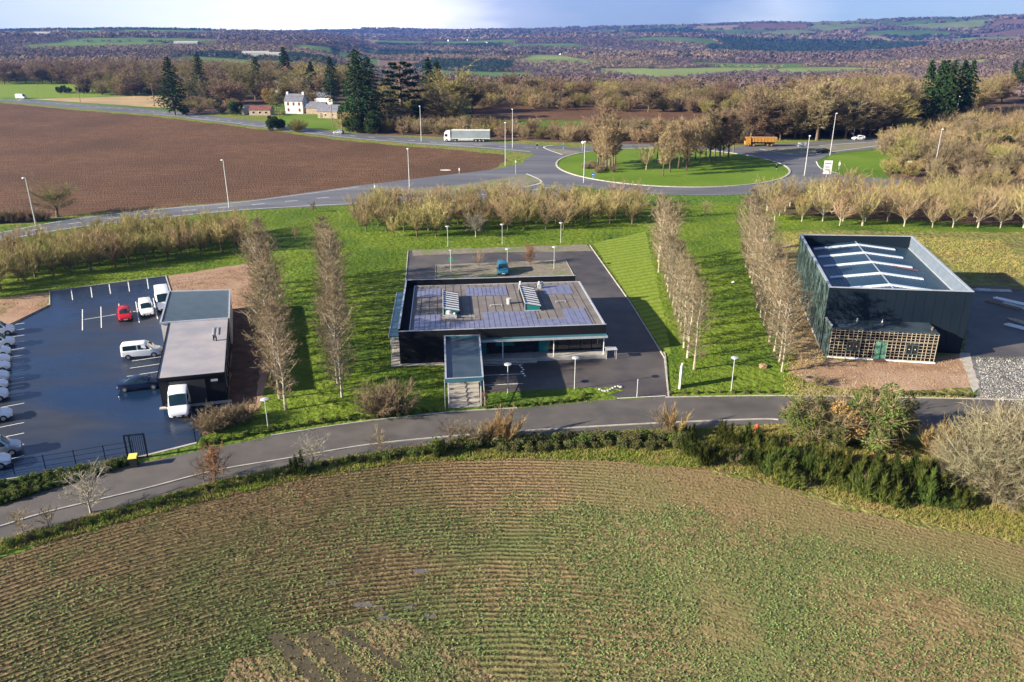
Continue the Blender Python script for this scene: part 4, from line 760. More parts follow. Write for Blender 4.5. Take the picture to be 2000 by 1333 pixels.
# ------------------------------------------------------------------ vehicles
def vehicle(name, st, Wd, paint, label, cat, loc, rz, group=None, glassx=None, sidex=None, rearx=None, wb=None, wr=.31, roofrack=False, plate=True, vanbox=False, trim='black_plastic', quarter=()):
    """body lofted through stations (x, belt height, roof height, belt width factor, roof width factor); x points forward"""
    r = empty(name, (loc[0], loc[1], .03), rz); tag(r, label, cat, group); hw = Wd / 2; n = len(st)
    def ringpts(s):
        x, zb, zr, fb, fr = s; zl = .22 if .3 < abs(x - st[0][0]) and .3 < abs(x - st[-1][0]) else .34; w = hw * fb; u = hw * fr; zr = max(zr, zb + .015)
        k = .06 if zr - zb > .3 else .01
        half = [(w * .80, zl), (w * .97, zl + .10), (w, (zl + zb) / 2 + .05), (w * .985, zb - .03), (w * .95, zb), (u, zr - k), (u * .86, zr - k * .15)]
        return [(x, -a, b) for a, b in half] + [(x, 0, zr + .01)] + [(x, a, b) for a, b in reversed(half)]
    mb = MB(); rings = [ringpts(s) for s in st]; m = len(rings[0])
    for q in rings: mb.v += q
    for i in range(n - 1):
        for j in range(m):
            jj = (j + 1) % m; mb.f.append((i * m + j, (i + 1) * m + j, (i + 1) * m + jj, i * m + jj)); mb.m.append(0)
    mb.f.append(tuple(range(m))); mb.f.append(tuple((n - 1) * m + m - 1 - k for k in range(m))); mb.m += [0, 0]
    mb.f = [tuple(reversed(f)) for f in mb.f]
    body = mb.build('body', paint, r, smooth=True)
    try: body.data.set_sharp_from_angle(angle=R(38))
    except Exception: pass
    def sect(x, j):        # point j of the cross-section at x
        for i in range(n - 1):
            if st[i][0] <= x <= st[i + 1][0]:
                t = (x - st[i][0]) / (st[i + 1][0] - st[i][0]); return Vector(rings[i][j]) * (1 - t) + Vector(rings[i + 1][j]) * t
        return Vector(rings[0 if x < st[0][0] else -1][j])
    def side_glass(x0, x1, s, t0=.12, t1=.9, sk0=0, sk1=0):
        ja, jb = (4, 5) if s < 0 else (m - 1 - 4, m - 1 - 5); pts = []
        for x, t in ((x0, t0), (x1, t0), (x1 - sk1, t1), (x0 + sk0, t1)):
            A = sect(x, ja); B = sect(x, jb); pts.append(A * (1 - t) + B * t + Vector((0, s * .012, .004)))
        return pts
    for s in (-1, 1):
        for (x0, x1, sk0, sk1) in sidex or []:
            p = side_glass(x0, x1, s, sk0=sk0, sk1=sk1); g = MB(); g.add(p, [(0, 1, 2, 3) if s < 0 else (3, 2, 1, 0)]); g.build('window', 'glass', r)
    def cross_glass(x0, x1, name, up=.02):
        i0, i1 = 5, m - 6; a = sect(x0, 5) * .97 + sect(x0, 7) * .03; b = sect(x0, m - 6) * .97 + sect(x0, 7) * .03; c = sect(x1, m - 6) * .97 + sect(x1, 7) * .03; d_ = sect(x1, 5) * .97 + sect(x1, 7) * .03
        ca = sect(x0, 7); cd = sect(x1, 7); f = .015 if x1 > x0 else -.015; off = Vector((f if name == 'windscreen' else -abs(f), 0, up))
        a, b, c, d_, ca, cd = [q + off for q in (a, b, c, d_, ca, cd)]
        g = MB(); g.add([a, ca, b, c, cd, d_], [(0, 1, 4, 5), (1, 2, 3, 4)] if True else []); g.f = [tuple(reversed(f)) for f in g.f]; g.build(name, 'glass', r)
    if glassx: cross_glass(glassx[0], glassx[1], 'windscreen')
    if rearx: cross_glass(rearx[1], rearx[0], 'rear_window')
    wb = wb or (st[0][0] + .75, st[-1][0] - .85)
    for x in wb:
        for s in (-1, 1):
            w = MB(); w.tube((x, s * (hw - .20), wr), (x, s * (hw + .005), wr), wr, n=18); wo = w.build('wheel', 'tyre', r)
            w = MB(); w.tube((x, s * (hw - .02), wr), (x, s * (hw + .02), wr), wr * .62, n=14); w.build('rim', 'rim', wo)
            w = MB(); a0 = [(x + cos(t) * (wr + .06), s * (hw * .996 + .004), wr + sin(t) * (wr + .06)) for t in np.linspace(0, pi, 11)]
            w.add(a0, [tuple(range(11)) if s < 0 else tuple(reversed(range(11)))]); w.build('wheel_arch', 'black_plastic', r)
    xf = st[-1][0]; xr = st[0][0]
    for s in (-1, 1):
        zf = st[-2][1]; w = MB(); c = sect(xf - .16, 4 if s < 0 else m - 5); w.hexa([(c.x - .14, s * (abs(c.y) - .30), zf - .17), (c.x + .1, s * (abs(c.y) - .32), zf - .19), (c.x - .02, s * (abs(c.y) + .012), zf - .17), (c.x - .2, s * (abs(c.y) + .03), zf - .15)], [(c.x - .2, s * (abs(c.y) - .30), zf + .0), (c.x + .06, s * (abs(c.y) - .32), zf - .04), (c.x - .06, s * (abs(c.y) + .005), zf - .01), (c.x - .25, s * (abs(c.y) + .01), zf + .02)]); w.build('headlight', 'lamp_glass', r)
        w = MB(); w.box(xr - .025, xr + .06, min(s * (hw * st[0][3] - .18), s * (hw * st[0][3] - .02)), max(s * (hw * st[0][3] - .18), s * (hw * st[0][3] - .02)), st[0][1] - .28, st[0][1] + (.25 if vanbox else 0)); w.build('tail_light', 'red_lens', r)
        xm = (glassx[0] * .35 + glassx[1] * .65) if glassx else 0; w = MB(); c = sect(xm, 4 if s < 0 else m - 5); w.box(c.x - .08, c.x + .08, min(s * (abs(c.y) + .02), s * (abs(c.y) + .24)), max(s * (abs(c.y) + .02), s * (abs(c.y) + .24)), c.z - .02, c.z + (.28 if vanbox else .15)); w.build('mirror', paint if not vanbox else 'black_plastic', r)
    w = MB(); w.box(xf - .10, xf + .02, -hw * .55, hw * .55, .30, .52); w.build('grille', trim, r)
    w = MB(); w.box(xr - .05, xr + .10, -hw * .86, hw * .86, .30, .46); w.build('bumper', trim, r)
    if plate: w = MB(); w.box(xf + .02, xf + .035, -.26, .26, .38, .49); w.build('number_plate', 'white', r)
    return r
HATCH = [(-2.0, .72, .76, .88, .8), (-1.95, .95, 1.06, .95, .76), (-1.62, .97, 1.40, 1, .72), (-.6, .96, 1.50, 1, .74), (.22, .95, 1.45, 1, .72), (1.02, .94, .97, 1, .80), (1.6, .84, .87, .97, .8), (1.93, .66, .69, .88, .76), (2.02, .50, .55, .78, .7)]
SMALLVAN = [(-2.08, .8, .9, .95, .88), (-2.05, 1.02, 1.66, .97, .80), (-1.9, 1.04, 1.78, 1, .81), (.2, 1.04, 1.82, 1, .81), (.62, 1.03, 1.72, 1, .79), (1.22, 1.01, 1.04, 1, .80), (1.75, .9, .93, .96, .8), (2.05, .7, .74, .86, .76), (2.12, .5, .55, .78, .7)]
MPV = [(-2.25, .85, .95, .95, .88), (-2.22, 1.06, 1.72, .97, .82), (-2.05, 1.08, 1.86, 1, .83), (.35, 1.08, 1.88, 1, .83), (.75, 1.07, 1.78, 1, .80), (1.45, 1.03, 1.06, 1, .80), (1.95, .88, .91, .95, .8), (2.2, .68, .72, .85, .75), (2.28, .5, .55, .76, .7)]
SEDAN = [(-2.3, .72, .78, .86, .8), (-2.2, .92, .98, .95, .82), (-1.55, .96, 1.02, 1, .78), (-.9, .95, 1.36, 1, .70), (-.2, .94, 1.43, 1, .70), (.35, .93, 1.37, 1, .70), (1.1, .92, .95, 1, .80), (1.8, .80, .83, .97, .8), (2.2, .64, .67, .86, .74), (2.3, .5, .55, .76, .7)]
MASTER = [(-3.05, 1.0, 1.1, .97, .92), (-3.03, 1.25, 2.35, .98, .86), (-2.9, 1.28, 2.46, 1, .88), (1.2, 1.28, 2.50, 1, .88), (1.6, 1.28, 2.36, 1, .85), (2.35, 1.22, 1.26, .98, .84), (2.8, 1.0, 1.04, .94, .84), (3.0, .7, .75, .88, .8), (3.05, .55, .6, .8, .75)]
SUV = [(-2.2, .85, .9, .9, .82), (-2.15, 1.05, 1.2, .96, .78), (-1.8, 1.06, 1.56, 1, .74), (-.6, 1.05, 1.68, 1, .76), (.3, 1.04, 1.62, 1, .74), (1.05, 1.03, 1.06, 1, .82), (1.75, .95, .98, .97, .82), (2.12, .74, .78, .88, .78), (2.2, .55, .6, .8, .72)]
KW = dict(
    hatch=dict(st=HATCH, Wd=1.74, glassx=(.24, .98), rearx=(-1.93, -1.64), sidex=[(-1.5, -.75, .12, 0), (-.68, .72, 0, .42)]),
    smallvan=dict(st=SMALLVAN, Wd=1.82, glassx=(.64, 1.18), rearx=None, sidex=[(-.1, .98, 0, .34)]),
    mpv=dict(st=MPV, Wd=1.76, glassx=(.77, 1.41), rearx=None, sidex=[(-2.0, -.45, .05, 0), (-.3, 1.12, 0, .45)]),
    sedan=dict(st=SEDAN, Wd=1.84, glassx=(.37, 1.06), rearx=(-1.5, -.92), sidex=[(-1.15, -.3, .3, 0), (-.24, .8, 0, .42)]),
    master=dict(st=MASTER, Wd=2.07, glassx=(1.62, 2.30), rearx=None, sidex=[(.75, 2.05, 0, .4)], wr=.34, vanbox=True),
    suv=dict(st=SUV, Wd=1.88, glassx=(.32, 1.02), rearx=(-2.1, -1.82), sidex=[(-1.6, -.7, .2, 0), (-.62, .78, 0, .42)], wr=.36))
def car(kind, name, paint, label, cat, px, py, rz, **k):
    d_ = dict(KW[kind]); d_.update(k); loc = k.pop('loc', None); d_.pop('loc', None)
    return vehicle(name, paint=paint, label=label, cat=cat, loc=loc or at(px, py), rz=rz, **d_)
car('hatch', 'parked_car', 'car_red', 'small red hatchback parked nose to the camera in the marked bays', 'car', 245, 622, R(-63))
car('smallvan', 'parked_van', 'car_white', 'short white panel van beside the red hatchback', 'van', 287, 612, R(-63))
car('master', 'parked_van', 'car_white', 'large white van tucked against the blue-roofed end of the garage building', 'van', 321, 598, R(-64))
car('mpv', 'passenger_van', 'car_white', 'white passenger van with dark side windows parked side-on beside the garage', 'van', 279, 696, R(16.5))
car('sedan', 'parked_car', 'car_navy', 'dark navy saloon with its nose against the garage wall', 'car', 276, 758, R(15))
car('master', 'delivery_van', 'car_white', 'tall white delivery van facing the camera in front of the garage', 'van', 354, 797, R(-72))
car('smallvan', 'parked_car', 'car_teal', 'blue compact car alone on the gravel bays behind the office', 'car', 982, 533, R(-86))
car('suv', 'passing_car', 'car_white', 'white off-road car driving along the road right of the roundabout', 'car', 1676, 274, R(188))
car('sedan', 'passing_car', 'car_black', 'dark car waiting at the right entry of the roundabout', 'car', 1607, 299, R(195))
car('hatch', 'passing_car', 'car_silver', 'small silver car on the country road below the stone cottage', 'car', 661, 262, R(168))
car('master', 'passing_van', 'car_white', 'white van on the country road at the far left edge', 'van', 42, 193, R(-15))
# the row along the left edge, noses towards the yard
ROW = [(31, 646, 'smallvan', 'car_white'), (31, 670, 'smallvan', 'car_white'), (23, 688, 'hatch', 'car_white'), (22, 704, 'hatch', 'car_white'), (22, 718, 'hatch', 'car_white'), (20, 738, 'smallvan', 'car_white'), (18, 754, 'hatch', 'car_white'), (19, 773, 'smallvan', 'car_white'), (27, 811, 'hatch', 'car_white'), (45, 876, 'mpv', 'car_silver'), (24, 902, 'hatch', 'car_white')]
for i, (px, py, kd, pt) in enumerate(ROW):
    L_ = KW[kd]['st'][-1][0]; c = np.array(at(px, py + 3)) - hv * L_
    nm = {'smallvan': 'parked_van', 'hatch': 'parked_car', 'mpv': 'passenger_van'}[kd]
    lab = ('silver people carrier standing furthest forward in the row at the left edge' if kd == 'mpv' else ('nearest white car of the row at the left edge, in front of the silver carrier' if i == 10 else '%s white %s from the far end of the row at the left edge' % (ordn(i + 1), 'van' if kd == 'smallvan' else 'car')))
    car(kd, nm, pt, lab, 'van' if kd == 'smallvan' else 'car', 0, 0, HR + R(random.uniform(-1.5, 1.5)), loc=tuple(c), group='cars and vans parked along the left edge')

def lorry():
    c = at(912, 277); r = empty('articulated_lorry', (c[0], c[1], .04), R(178)); tag(r, 'white articulated lorry with grey-green curtain trailer on the road before the roundabout', 'lorry')
    mb = MB(); mb.box(-8.2, 5.3, -1.25, 1.25, 1.25, 3.95); mb.build('trailer', mat('curtain_grey', (.17, .21, .22), (.21, .25, .26), .6, rough=.5), r)
    mb = MB(); mb.box(-8.25, 5.35, -1.3, 1.3, 3.952, 4.05); mb.box(-8.25, 5.35, -1.3, 1.3, 1.12, 1.248); mb.build('trailer_rail', 'white', r)
    mb = MB(); mb.box(-8.0, 5.2, -.5, .5, .85, 1.11); mb.build('chassis', 'black_plastic', r)
    mb = MB(); prof = [(5.75, .5), (8.0, .45), (8.05, 1.6), (7.75, 3.3), (7.2, 3.75), (5.9, 3.85), (5.75, 1.2)]
    mb.v = [(x, -1.22, z) for x, z in prof] + [(x, 1.22, z) for x, z in prof]; k = len(prof); mb.f = [tuple(range(k)), tuple(reversed(range(k, 2 * k)))] + [((i + 1) % k, i, i + k, (i + 1) % k + k) for i in range(k)]; mb.m = [0] * len(mb.f); mb.build('cab', 'white', r)
    g = MB(); g.add([(8.07, -1.1, 1.75), (8.07, 1.1, 1.75), (7.84, 1.1, 2.8), (7.84, -1.1, 2.8)], [(0, 1, 2, 3)]); g.build('windscreen', 'glass', r)
    for s in (-1, 1): g = MB(); g.add([(6.7, s * 1.235, 1.8), (7.8, s * 1.235, 1.8), (7.6, s * 1.235, 2.7), (6.7, s * 1.235, 2.7)], [(0, 1, 2, 3) if s < 0 else (3, 2, 1, 0)]); g.build('side_window', 'glass', r)
    for x in (-5.9, -4.6, -3.3, 4.0, 7.1):
        for s in (-1, 1): w = MB(); w.tube((x, s * .9, .52), (x, s * 1.25, .52), .5, n=16); wo = w.build('wheel', 'tyre', r); w = MB(); w.tube((x, s * 1.2, .52), (x, s * 1.27, .52), .26, n=12); w.build('rim', 'rim', wo)
    for s in (-1, 1): mb = MB(); mb.box(-2.4, 3.0, s * 1.2 - .03, s * 1.2 + .03, .5, 1.0); mb.build('side_guard', 'galv', r)
lorry()
def tipper():
    c = at(1482, 286); r = empty('tipper_lorry', (c[0], c[1], .04), R(176)); tag(r, 'orange tipper lorry leaving behind the trees of the roundabout', 'lorry')
    mb = MB(); b = [(-5.2, -1.2, 1.5), (2.4, -1.2, 1.5), (2.4, 1.2, 1.5), (-5.2, 1.2, 1.5)]; t = [(-5.7, -1.25, 2.9), (2.6, -1.25, 3.0), (2.6, 1.25, 3.0), (-5.7, 1.25, 2.9)]; mb.hexa(b, t); bd = mb.build('tipping_body', 'orange', r)
    mb = MB()
    for x in np.arange(-4.6, 2.4, 1.1): mb.box(x, x + .12, -1.3, -1.22, 1.5, 2.9); mb.box(x, x + .12, 1.22, 1.3, 1.5, 2.9)
    mb.build('rib', 'orange', bd); mb = MB(); mb.box(-5.6, 2.5, -1.1, 1.1, 2.85, 3.05); mb.build('load', 'dirt', bd)
    mb = MB(); mb.box(-5.0, 4.6, -.45, .45, .9, 1.3); mb.build('chassis', 'black_plastic', r)
    mb = MB(); prof = [(3.0, .6), (4.8, .5), (4.85, 1.6), (4.65, 2.9), (3.1, 3.05)]; mb.v = [(x, -1.2, z) for x, z in prof] + [(x, 1.2, z) for x, z in prof]; k = 5; mb.f = [tuple(range(k)), tuple(reversed(range(k, 2 * k)))] + [((i + 1) % k, i, i + k, (i + 1) % k + k) for i in range(k)]; mb.m = [0] * len(mb.f); mb.build('cab', 'orange', r)
    g = MB(); g.add([(4.87, -1.1, 1.7), (4.87, 1.1, 1.7), (4.70, 1.1, 2.7), (4.70, -1.1, 2.7)], [(0, 1, 2, 3)]); g.build('windscreen', 'glass', r)
    for x in (-3.9, -2.6, 2.0, 3.8):
        for s in (-1, 1): w = MB(); w.tube((x, s * .85, .52), (x, s * 1.2, .52), .5, n=16); wo = w.build('wheel', 'tyre', r); w = MB(); w.tube((x, s * 1.15, .52), (x, s * 1.22, .52), .26, n=12); w.build('rim', 'orange', wo)
tipper()

# ------------------------------------------------------------------ street furniture
def road_lamp(bx, by, ty, label):
    x, y = at(bx, by); h = htop(bx, by, ty); r = empty('street_lamp', (x, y, 0), R(random.uniform(-20, 20))); tag(r, label, 'street lamp', 'tall lamps along the main road')
    mb = MB(); mb.tube((0, 0, 0), (0, 0, h), .13, .07, n=8); mb.tube((0, 0, h), (.0, -.5, h + .1), .05, n=6); mb.build('pole', 'galv', r)
    mb = MB(); mb.tube((0, -.45, h + .02), (0, -.45, h + .18), .34, .22, n=10); mb.build('lamp_head', 'lamp_glass', r)
    mb = MB(); mb.tube((0, 0, 0), (0, 0, .5), .17, .15, n=8); mb.build('base', 'concrete', r)
for a in [(70, 440, 348, 'tall lamp post at the left edge beside the big round bare tree'), (448, 407, 313, 'tall lamp post on the near side of the highway before the ploughed field'), (800, 367, 291, 'tall lamp post at the near edge of the ploughed field, left of the puddle'),
          (823, 277, 208, 'tall lamp post on the far road left of the white lorry'), (1001, 290, 214, 'tall lamp post on the far road just right of the white lorry'), (987, 324, 240, 'thin tall lamp post at the right tip of the ploughed field'),
          (1140, 358, 277, 'tall lamp post at the left rim of the roundabout island'), (1466, 270, 206, 'tall lamp post rising behind the orange tipper lorry'), (1621, 304, 222, 'tall lamp post behind the dark waiting car'),
          (1666, 272, 202, 'tall lamp post directly behind the white off-road car'), (1571, 344, 266, 'thin lamp post in front of the right side of the roundabout'), (1862, 250, 189, 'lamp post rising out of the wood near the right edge, further one'), (1825, 330, 253, 'lamp post rising out of the wood near the right edge, nearer one')]: road_lamp(*a)
def yard_lamp(bx, by, ty, label, two=False):
    x, y = at(bx, by); h = htop(bx, by, ty); r = empty('garden_lamp', (x, y, 0), 0); tag(r, label, 'lamp post', 'low disc lamps around the yards')
    mb = MB(); mb.tube((0, 0, 0), (0, 0, h - .25), .06, .045, n=8); mb.build('pole', 'galv', r)
    mb = MB(); mb.tube((0, 0, h - .25), (0, 0, h - .06), .10, .16, n=12); mb.build('lamp_glass', 'lamp_glass', r)
    mb = MB(); mb.tube((0, 0, h - .06), (0, 0, h - .02), .42, .40, n=18); mb.tube((0, 0, h - .02), (0, 0, h + .04), .38, .10, n=18); mb.build('shade', 'galv', r)
for a in [(524, 838, 779, 'disc lamp by the street at the end of the left tree row'), (875, 482, 442, 'disc lamp on the lawn behind the office, leftmost of three'), (981, 478, 438, 'disc lamp on the lawn behind the office, middle of three'), (1095, 475, 435, 'disc lamp on the lawn behind the office, rightmost of three'),
          (991, 521, 486, 'disc lamp on the gravel bays just behind the blue car'), (1082, 526, 482, 'disc lamp at the right end of the gravel bays'), (992, 769, 711, 'disc lamp beside the white bay lines in front of the office'), (1122, 761, 698, 'disc lamp at the right end of the front planting bed'), (1428, 764, 698, 'disc lamp alone on the lawn between the rows near the street')]: yard_lamp(*a)
x, y = at(881, 531); r = empty('flag_post', (x, y, 0)); tag(r, 'white post with a small green banner on the gravel behind the office', 'flag post')
mb = MB(); h = htop(881, 531, 489); mb.tube((0, 0, 0), (0, 0, h), .06, n=8); mb.build('pole', 'galv', r); mb = MB(); mb.box(-.32, .32, -.03, .03, 1.7, 2.5); mb.build('banner', 'green_paint', r); mb = MB(); mb.tube((0, 0, h - .03), (0, 0, h + .06), .3, .1, n=12); mb.build('cap', 'galv', r)
def post_sign(bx, by, h, label, w=.7, hh=.7, z=1.6, m='white', name='road_sign', shape='box', mark=None, yaw=0):
    x, y = at(bx, by); r = empty(name, (x, y, 0), yaw); tag(r, label, 'sign')
    mb = MB(); mb.tube((0, 0, 0), (0, 0, h), .05, n=6); mb.build('post', 'galv', r); mb = MB()
    if shape == 'disc': mb.tube((0, -.07, z + hh / 2), (0, -.05, z + hh / 2), w / 2, n=16)
    else: mb.box(-w / 2, w / 2, -.09, -.05, z, z + hh)
    p = mb.build('panel', m, r)
    if mark:
        mb = MB()
        for (a, b, c, d_) in mark: mb.box(-w / 2 + w * a, -w / 2 + w * c, -.10, -.092, z + hh * b, z + hh * d_)
        mb.build('lettering', 'clad_navy' if m == 'white' else 'white', p)
post_sign(1564, 300, 3.6, 'broad white direction sign on the splitter island by the tipper lorry', 2.6, 1.5, 1.9, mark=[(.1, .65, .9, .78), (.1, .40, .7, .52), (.1, .18, .8, .30)])
post_sign(1614, 346, 3.4, 'tall white direction sign in front of the right grass island', 2.2, 3.6, .8, mark=[(.12, .75, .88, .8), (.12, .5, .7, .55), (.12, .28, .8, .33)])
post_sign(1158, 350, 1.6, 'small blue and white arrow sign at the left rim of the island', .95, .95, .7, 'blue_sign', mark=[(.25, .42, .75, .58)], shape='box')
post_sign(897, 340, 1.6, 'low white marker post on the field edge beside the puddle', .3, .7, .9)
post_sign(1007, 341, 4.0, 'thin white post where the highway meets the roundabout', .25, .5, 3.2)
post_sign(1137, 296, 3.4, 'round yellow-backed sign on the far side of the roundabout', .9, .9, 2.4, 'lamp_glass', shape='disc')
post_sign(1100, 293, 2.2, 'narrow dark bollard sign on the far splitter island', .5, .7, 1.0, 'blue_sign')
post_sign(1049, 292, 2.2, 'small dark post sign at the tip of the far road', .5, .7, 1.0, 'clad_navy')
post_sign(732, 374, 2.0, 'small white marker at the left tip of the highway traffic island', .4, .7, .8)
post_sign(1516, 332, 1.5, 'small dark arrow board at the right rim of the island', .7, .7, .5, 'clad_navy')
post_sign(1638, 332, 2.6, 'small white sign on the right grass island', .5, .9, 1.2)
for i, (px, py, w, lab) in enumerate([(1731, 330, .9, 'pink and white board at the wood edge, leftmost of four'), (1759, 326, 1.9, 'white rectangular board at the wood edge, second from left'), (1774, 334, 1.3, 'small white board at the wood edge, third from left'), (1799, 332, 1.2, 'faded reddish board at the wood edge, rightmost of four')]):
    post_sign(px, py, 2.6, lab, w, 1.5, 1.2, ['tin_red', 'white', 'white', 'tin_red'][i], name='notice_board')
def pole(px, py, ty, label):
    x, y = at(px, py); h = htop(px, py, ty); r = empty('utility_pole', (x, y, 0)); tag(r, label, 'utility pole'); mb = MB(); mb.tube((0, 0, 0), (0, 0, h), .17, .11, n=8); mb.build('pole', 'wood', r)
    mb = MB(); mb.box(-1.0, 1.0, -.08, .08, h - .5, h - .35); mb.build('crossarm', 'wood', r); return Vector((x, y, h - .3))
w1 = [pole(157, 200, 150, 'dark wooden pole before the green meadow at far left'), pole(303, 214, 163, 'leaning pale wooden pole beside the big dark fir'), pole(416, 224, 195, 'short pole right of the big dark fir'), pole(545, 232, 208, 'short pole on the farm lawn'), pole(650, 248, 186, 'tall wooden pole beside the stone cottage'), pole(668, 256, 222, 'short pale pole right of the stone cottage')]
pB = pole(1171, 285, 204, 'tall wooden pole with crossarm behind the roundabout trees')
def cable(a, b, sag, label):
    mb = MB(); n = 14; p = [a + (b - a) * (i / n) - Vector((0, 0, sag * 4 * (i / n) * (1 - i / n))) for i in range(n + 1)]
    for i in range(n): mb.tube(p[i], p[i + 1], .035, n=3, cap=False)
    tag(mb.build('power_cable', 'black_plastic'), label, 'cable', 'overhead cables')
cable(w1[0], w1[1], 1.2, 'thin overhead cable between the two poles left of the big fir'); cable(w1[1], w1[4], 2.5, 'long overhead cable passing behind the farm lawn to the cottage pole'); cable(w1[4], pB, 5, 'long overhead cable from the cottage pole to the pole behind the roundabout')

# sliding gate, bin, hydrant, totem, fence
x, y = at(272, 896); g = at(384, 864); r = empty('sliding_gate_portal', (x, y, 0), R(14)); tag(r, 'dark steel gate portal with upright bars beside the street entrance', 'gate')
for a in (-.95, -.55, .75): mb = MB(); mb.bar((a, 0, 0), (a, 0, 2.6), .14); mb.build('post', 'clad_navy', r)
for a in np.arange(-.35, .7, .18): mb = MB(); mb.bar((a, 0, .15), (a, 0, 2.5), .045); mb.build('bar', 'clad_navy', r)
mb = MB(); mb.bar((-1.02, 0, 2.55), (.82, 0, 2.55), .12); mb.bar((-.5, 0, .12), (.7, 0, .12), .1); mb.build('rail', 'clad_navy', r)
def fence_run(p, q, label, h=1.3):
    r = empty('mesh_fence', (p[0], p[1], 0), math.atan2(q[1] - p[1], q[0] - p[0])); tag(r, label, 'fence'); L_ = math.dist(p, q); mb = MB()
    for z in (.25, h * .6, h): mb.bar((0, 0, z), (L_, 0, z), .03)
    mb.build('wire_panel', 'clad_navy', r)
    for i in range(int(L_ / 2.5) + 1): mb = MB(); mb.bar((i * 2.5, 0, 0), (i * 2.5, 0, h + .1), .07); mb.build('post', 'clad_navy', r)
fence_run(at(262, 886), at(-60, 940), 'thin dark wire fence along the bottom of the wet car park')
fence_run(at(382, 862), at(376, 815), 'short dark fence beside the delivery van near the street')
x, y = at(263, 912); r = empty('wheeled_bin', (x, y, 0), R(14)); tag(r, 'dark grey wheeled bin with yellow lid at the kerb', 'bin')
mb = MB(); mb.hexa([(-.26, -.28, .08), (.26, -.28, .08), (.26, .28, .08), (-.26, .28, .08)], [(-.36, -.38, 1.05), (.36, -.38, 1.05), (.36, .38, 1.05), (-.36, .38, 1.05)]); mb.build('tub', 'black_plastic', r)
mb = MB(); mb.hexa([(-.39, -.42, 1.052), (.39, -.42, 1.052), (.39, .4, 1.052), (-.39, .4, 1.052)], [(-.36, -.36, 1.15), (.36, -.36, 1.15), (.36, .38, 1.22), (-.36, .38, 1.22)]); mb.build('lid', 'yellow', r)
for s in (-1, 1): mb = MB(); mb.tube((s * .3, .34, .1), (s * .36, .34, .1), .1, n=10); mb.build('wheel', 'tyre', r)
x, y = at(1477, 848); r = empty('fire_hydrant', (x, y, 0)); tag(r, 'red fire hydrant on the verge between street and dark broom', 'hydrant')
mb = MB(); mb.tube((0, 0, 0), (0, 0, .95), .17, .15, n=12); mb.tube((0, 0, .95), (0, 0, 1.12), .20, .06, n=12); mb.build('barrel', 'hydrant_red', r)
for s in (-1, 1): mb = MB(); mb.tube((0, 0, .7), (s * .28, 0, .7), .07, n=8); mb.build('outlet', 'hydrant_red', r)
x, y = at(1328, 757); r = empty('totem_sign', (x, y, 0), R(70)); tag(r, 'slim white totem sign at the office entrance by the street', 'sign')
mb = MB(); mb.box(-.55, .55, -.09, .09, .1, 2.8); mb.build('panel', 'white', r); mb = MB(); mb.box(-.6, .6, -.13, .13, 0, .1); mb.build('base', 'concrete', r)
x, y = at(1244, 776); mb = MB(); mb.tube((0, 0, 0), (0, 0, 2.1), .05, n=8); mb.tube((0, 0, 2.1), (0, 0, 2.16), .08, .02, n=8); o = mb.build('marker_post', 'galv'); o.location = (x, y, 0); tag(o, 'thin grey post at the middle of the office driveway entrance', 'post')
x, y = at(1191, 700); r = empty('low_table', (x, y, 0), R(5)); tag(r, 'low metal shelter frame at the right corner of the office', 'frame')
mb = MB(); mb.box(-.6, .8, -.5, .5, 1.25, 1.31); mb.build('top', 'galv', r)
for a in (-.5, .7):
    for b in (-.4, .4): mb = MB(); mb.bar((a, b, 0), (a, b, 1.25), .06); mb.build('leg', 'galv', r)
# building materials lying by the warehouse
x, y = at(1850, 686); mb = MB(); mb.tube((-1.9, .2, .25), (1.6, -.1, .25), .16, n=10); mb.tube((-1.95, .2, .25), (-1.88, .2, .25), .2, n=10); o = mb.build('steel_beam', 'galv'); o.location = (x, y, 0); tag(o, 'long grey pipe lying beside the battened annexe', 'pipe')
for i, (px, py, L_, a, m_) in enumerate([(1918, 563, 7, -3, 'wood'), (1935, 569, 6, -6, 'galv'), (1950, 566, 6.5, -2, 'wood'), (1900, 568, 6, 2, 'galv'), (1972, 590, 4, -50, 'white'), (1960, 598, 4.5, -55, 'wood'), (1984, 600, 3.5, -58, 'galv'), (1996, 632, 3.5, -65, 'batten'), (1985, 640, 3, -50, 'white')]):
    x, y = at(px, py); r = empty('timber_stack', (x, y, .03), R(a)); tag(r, '%s bundle of planks or rails lying right of the warehouse, counted from the left' % ['third', 'fourth', 'fifth', 'second', 'eighth', 'sixth', 'seventh', 'tenth', 'ninth'][i], 'timber', 'bundles of building material right of the warehouse')
    for k in range(4): mb = MB(); yy = -.35 + .22 * k + random.uniform(-.03, .03); mb.box(-L_ / 2 + random.uniform(-.3, .3), L_ / 2, yy, yy + .16, .0, .14 + .05 * (k % 2)); mb.build('plank', m_, r)
x, y = at(1130, 771); 
def rock(x, y, s, label, group, m='concrete'):
    bm = bmesh.new(); bmesh.ops.create_icosphere(bm, subdivisions=2, radius=s)
    for v in bm.verts: v.co *= 1 + random.uniform(-.16, .16); v.co.z *= .6
    me = bpy.data.meshes.new('boulder'); bm.to_mesh(me); bm.free(); me.materials.append(M[m]); o = bpy.data.objects.new('boulder', me); COL.objects.link(o); o.location = (x, y, s * .3); tag(o, label, 'boulder', group)
for k in range(9): a, b = at(1172 + k * 5, 762 + 4 * sin(k * .7) - k * .3); rock(a, b, .17 + .06 * random.random(), 'pale stone in the arc at the right end of the front planting bed', 'stones edging the planting bed')
for k in range(6): a, b = at(1016 + (k % 3) * 2 + k, 715 + k * 4); rock(a, b, .14, 'small white stone in the line at the end of the front bays', 'stones by the front bays', 'white')
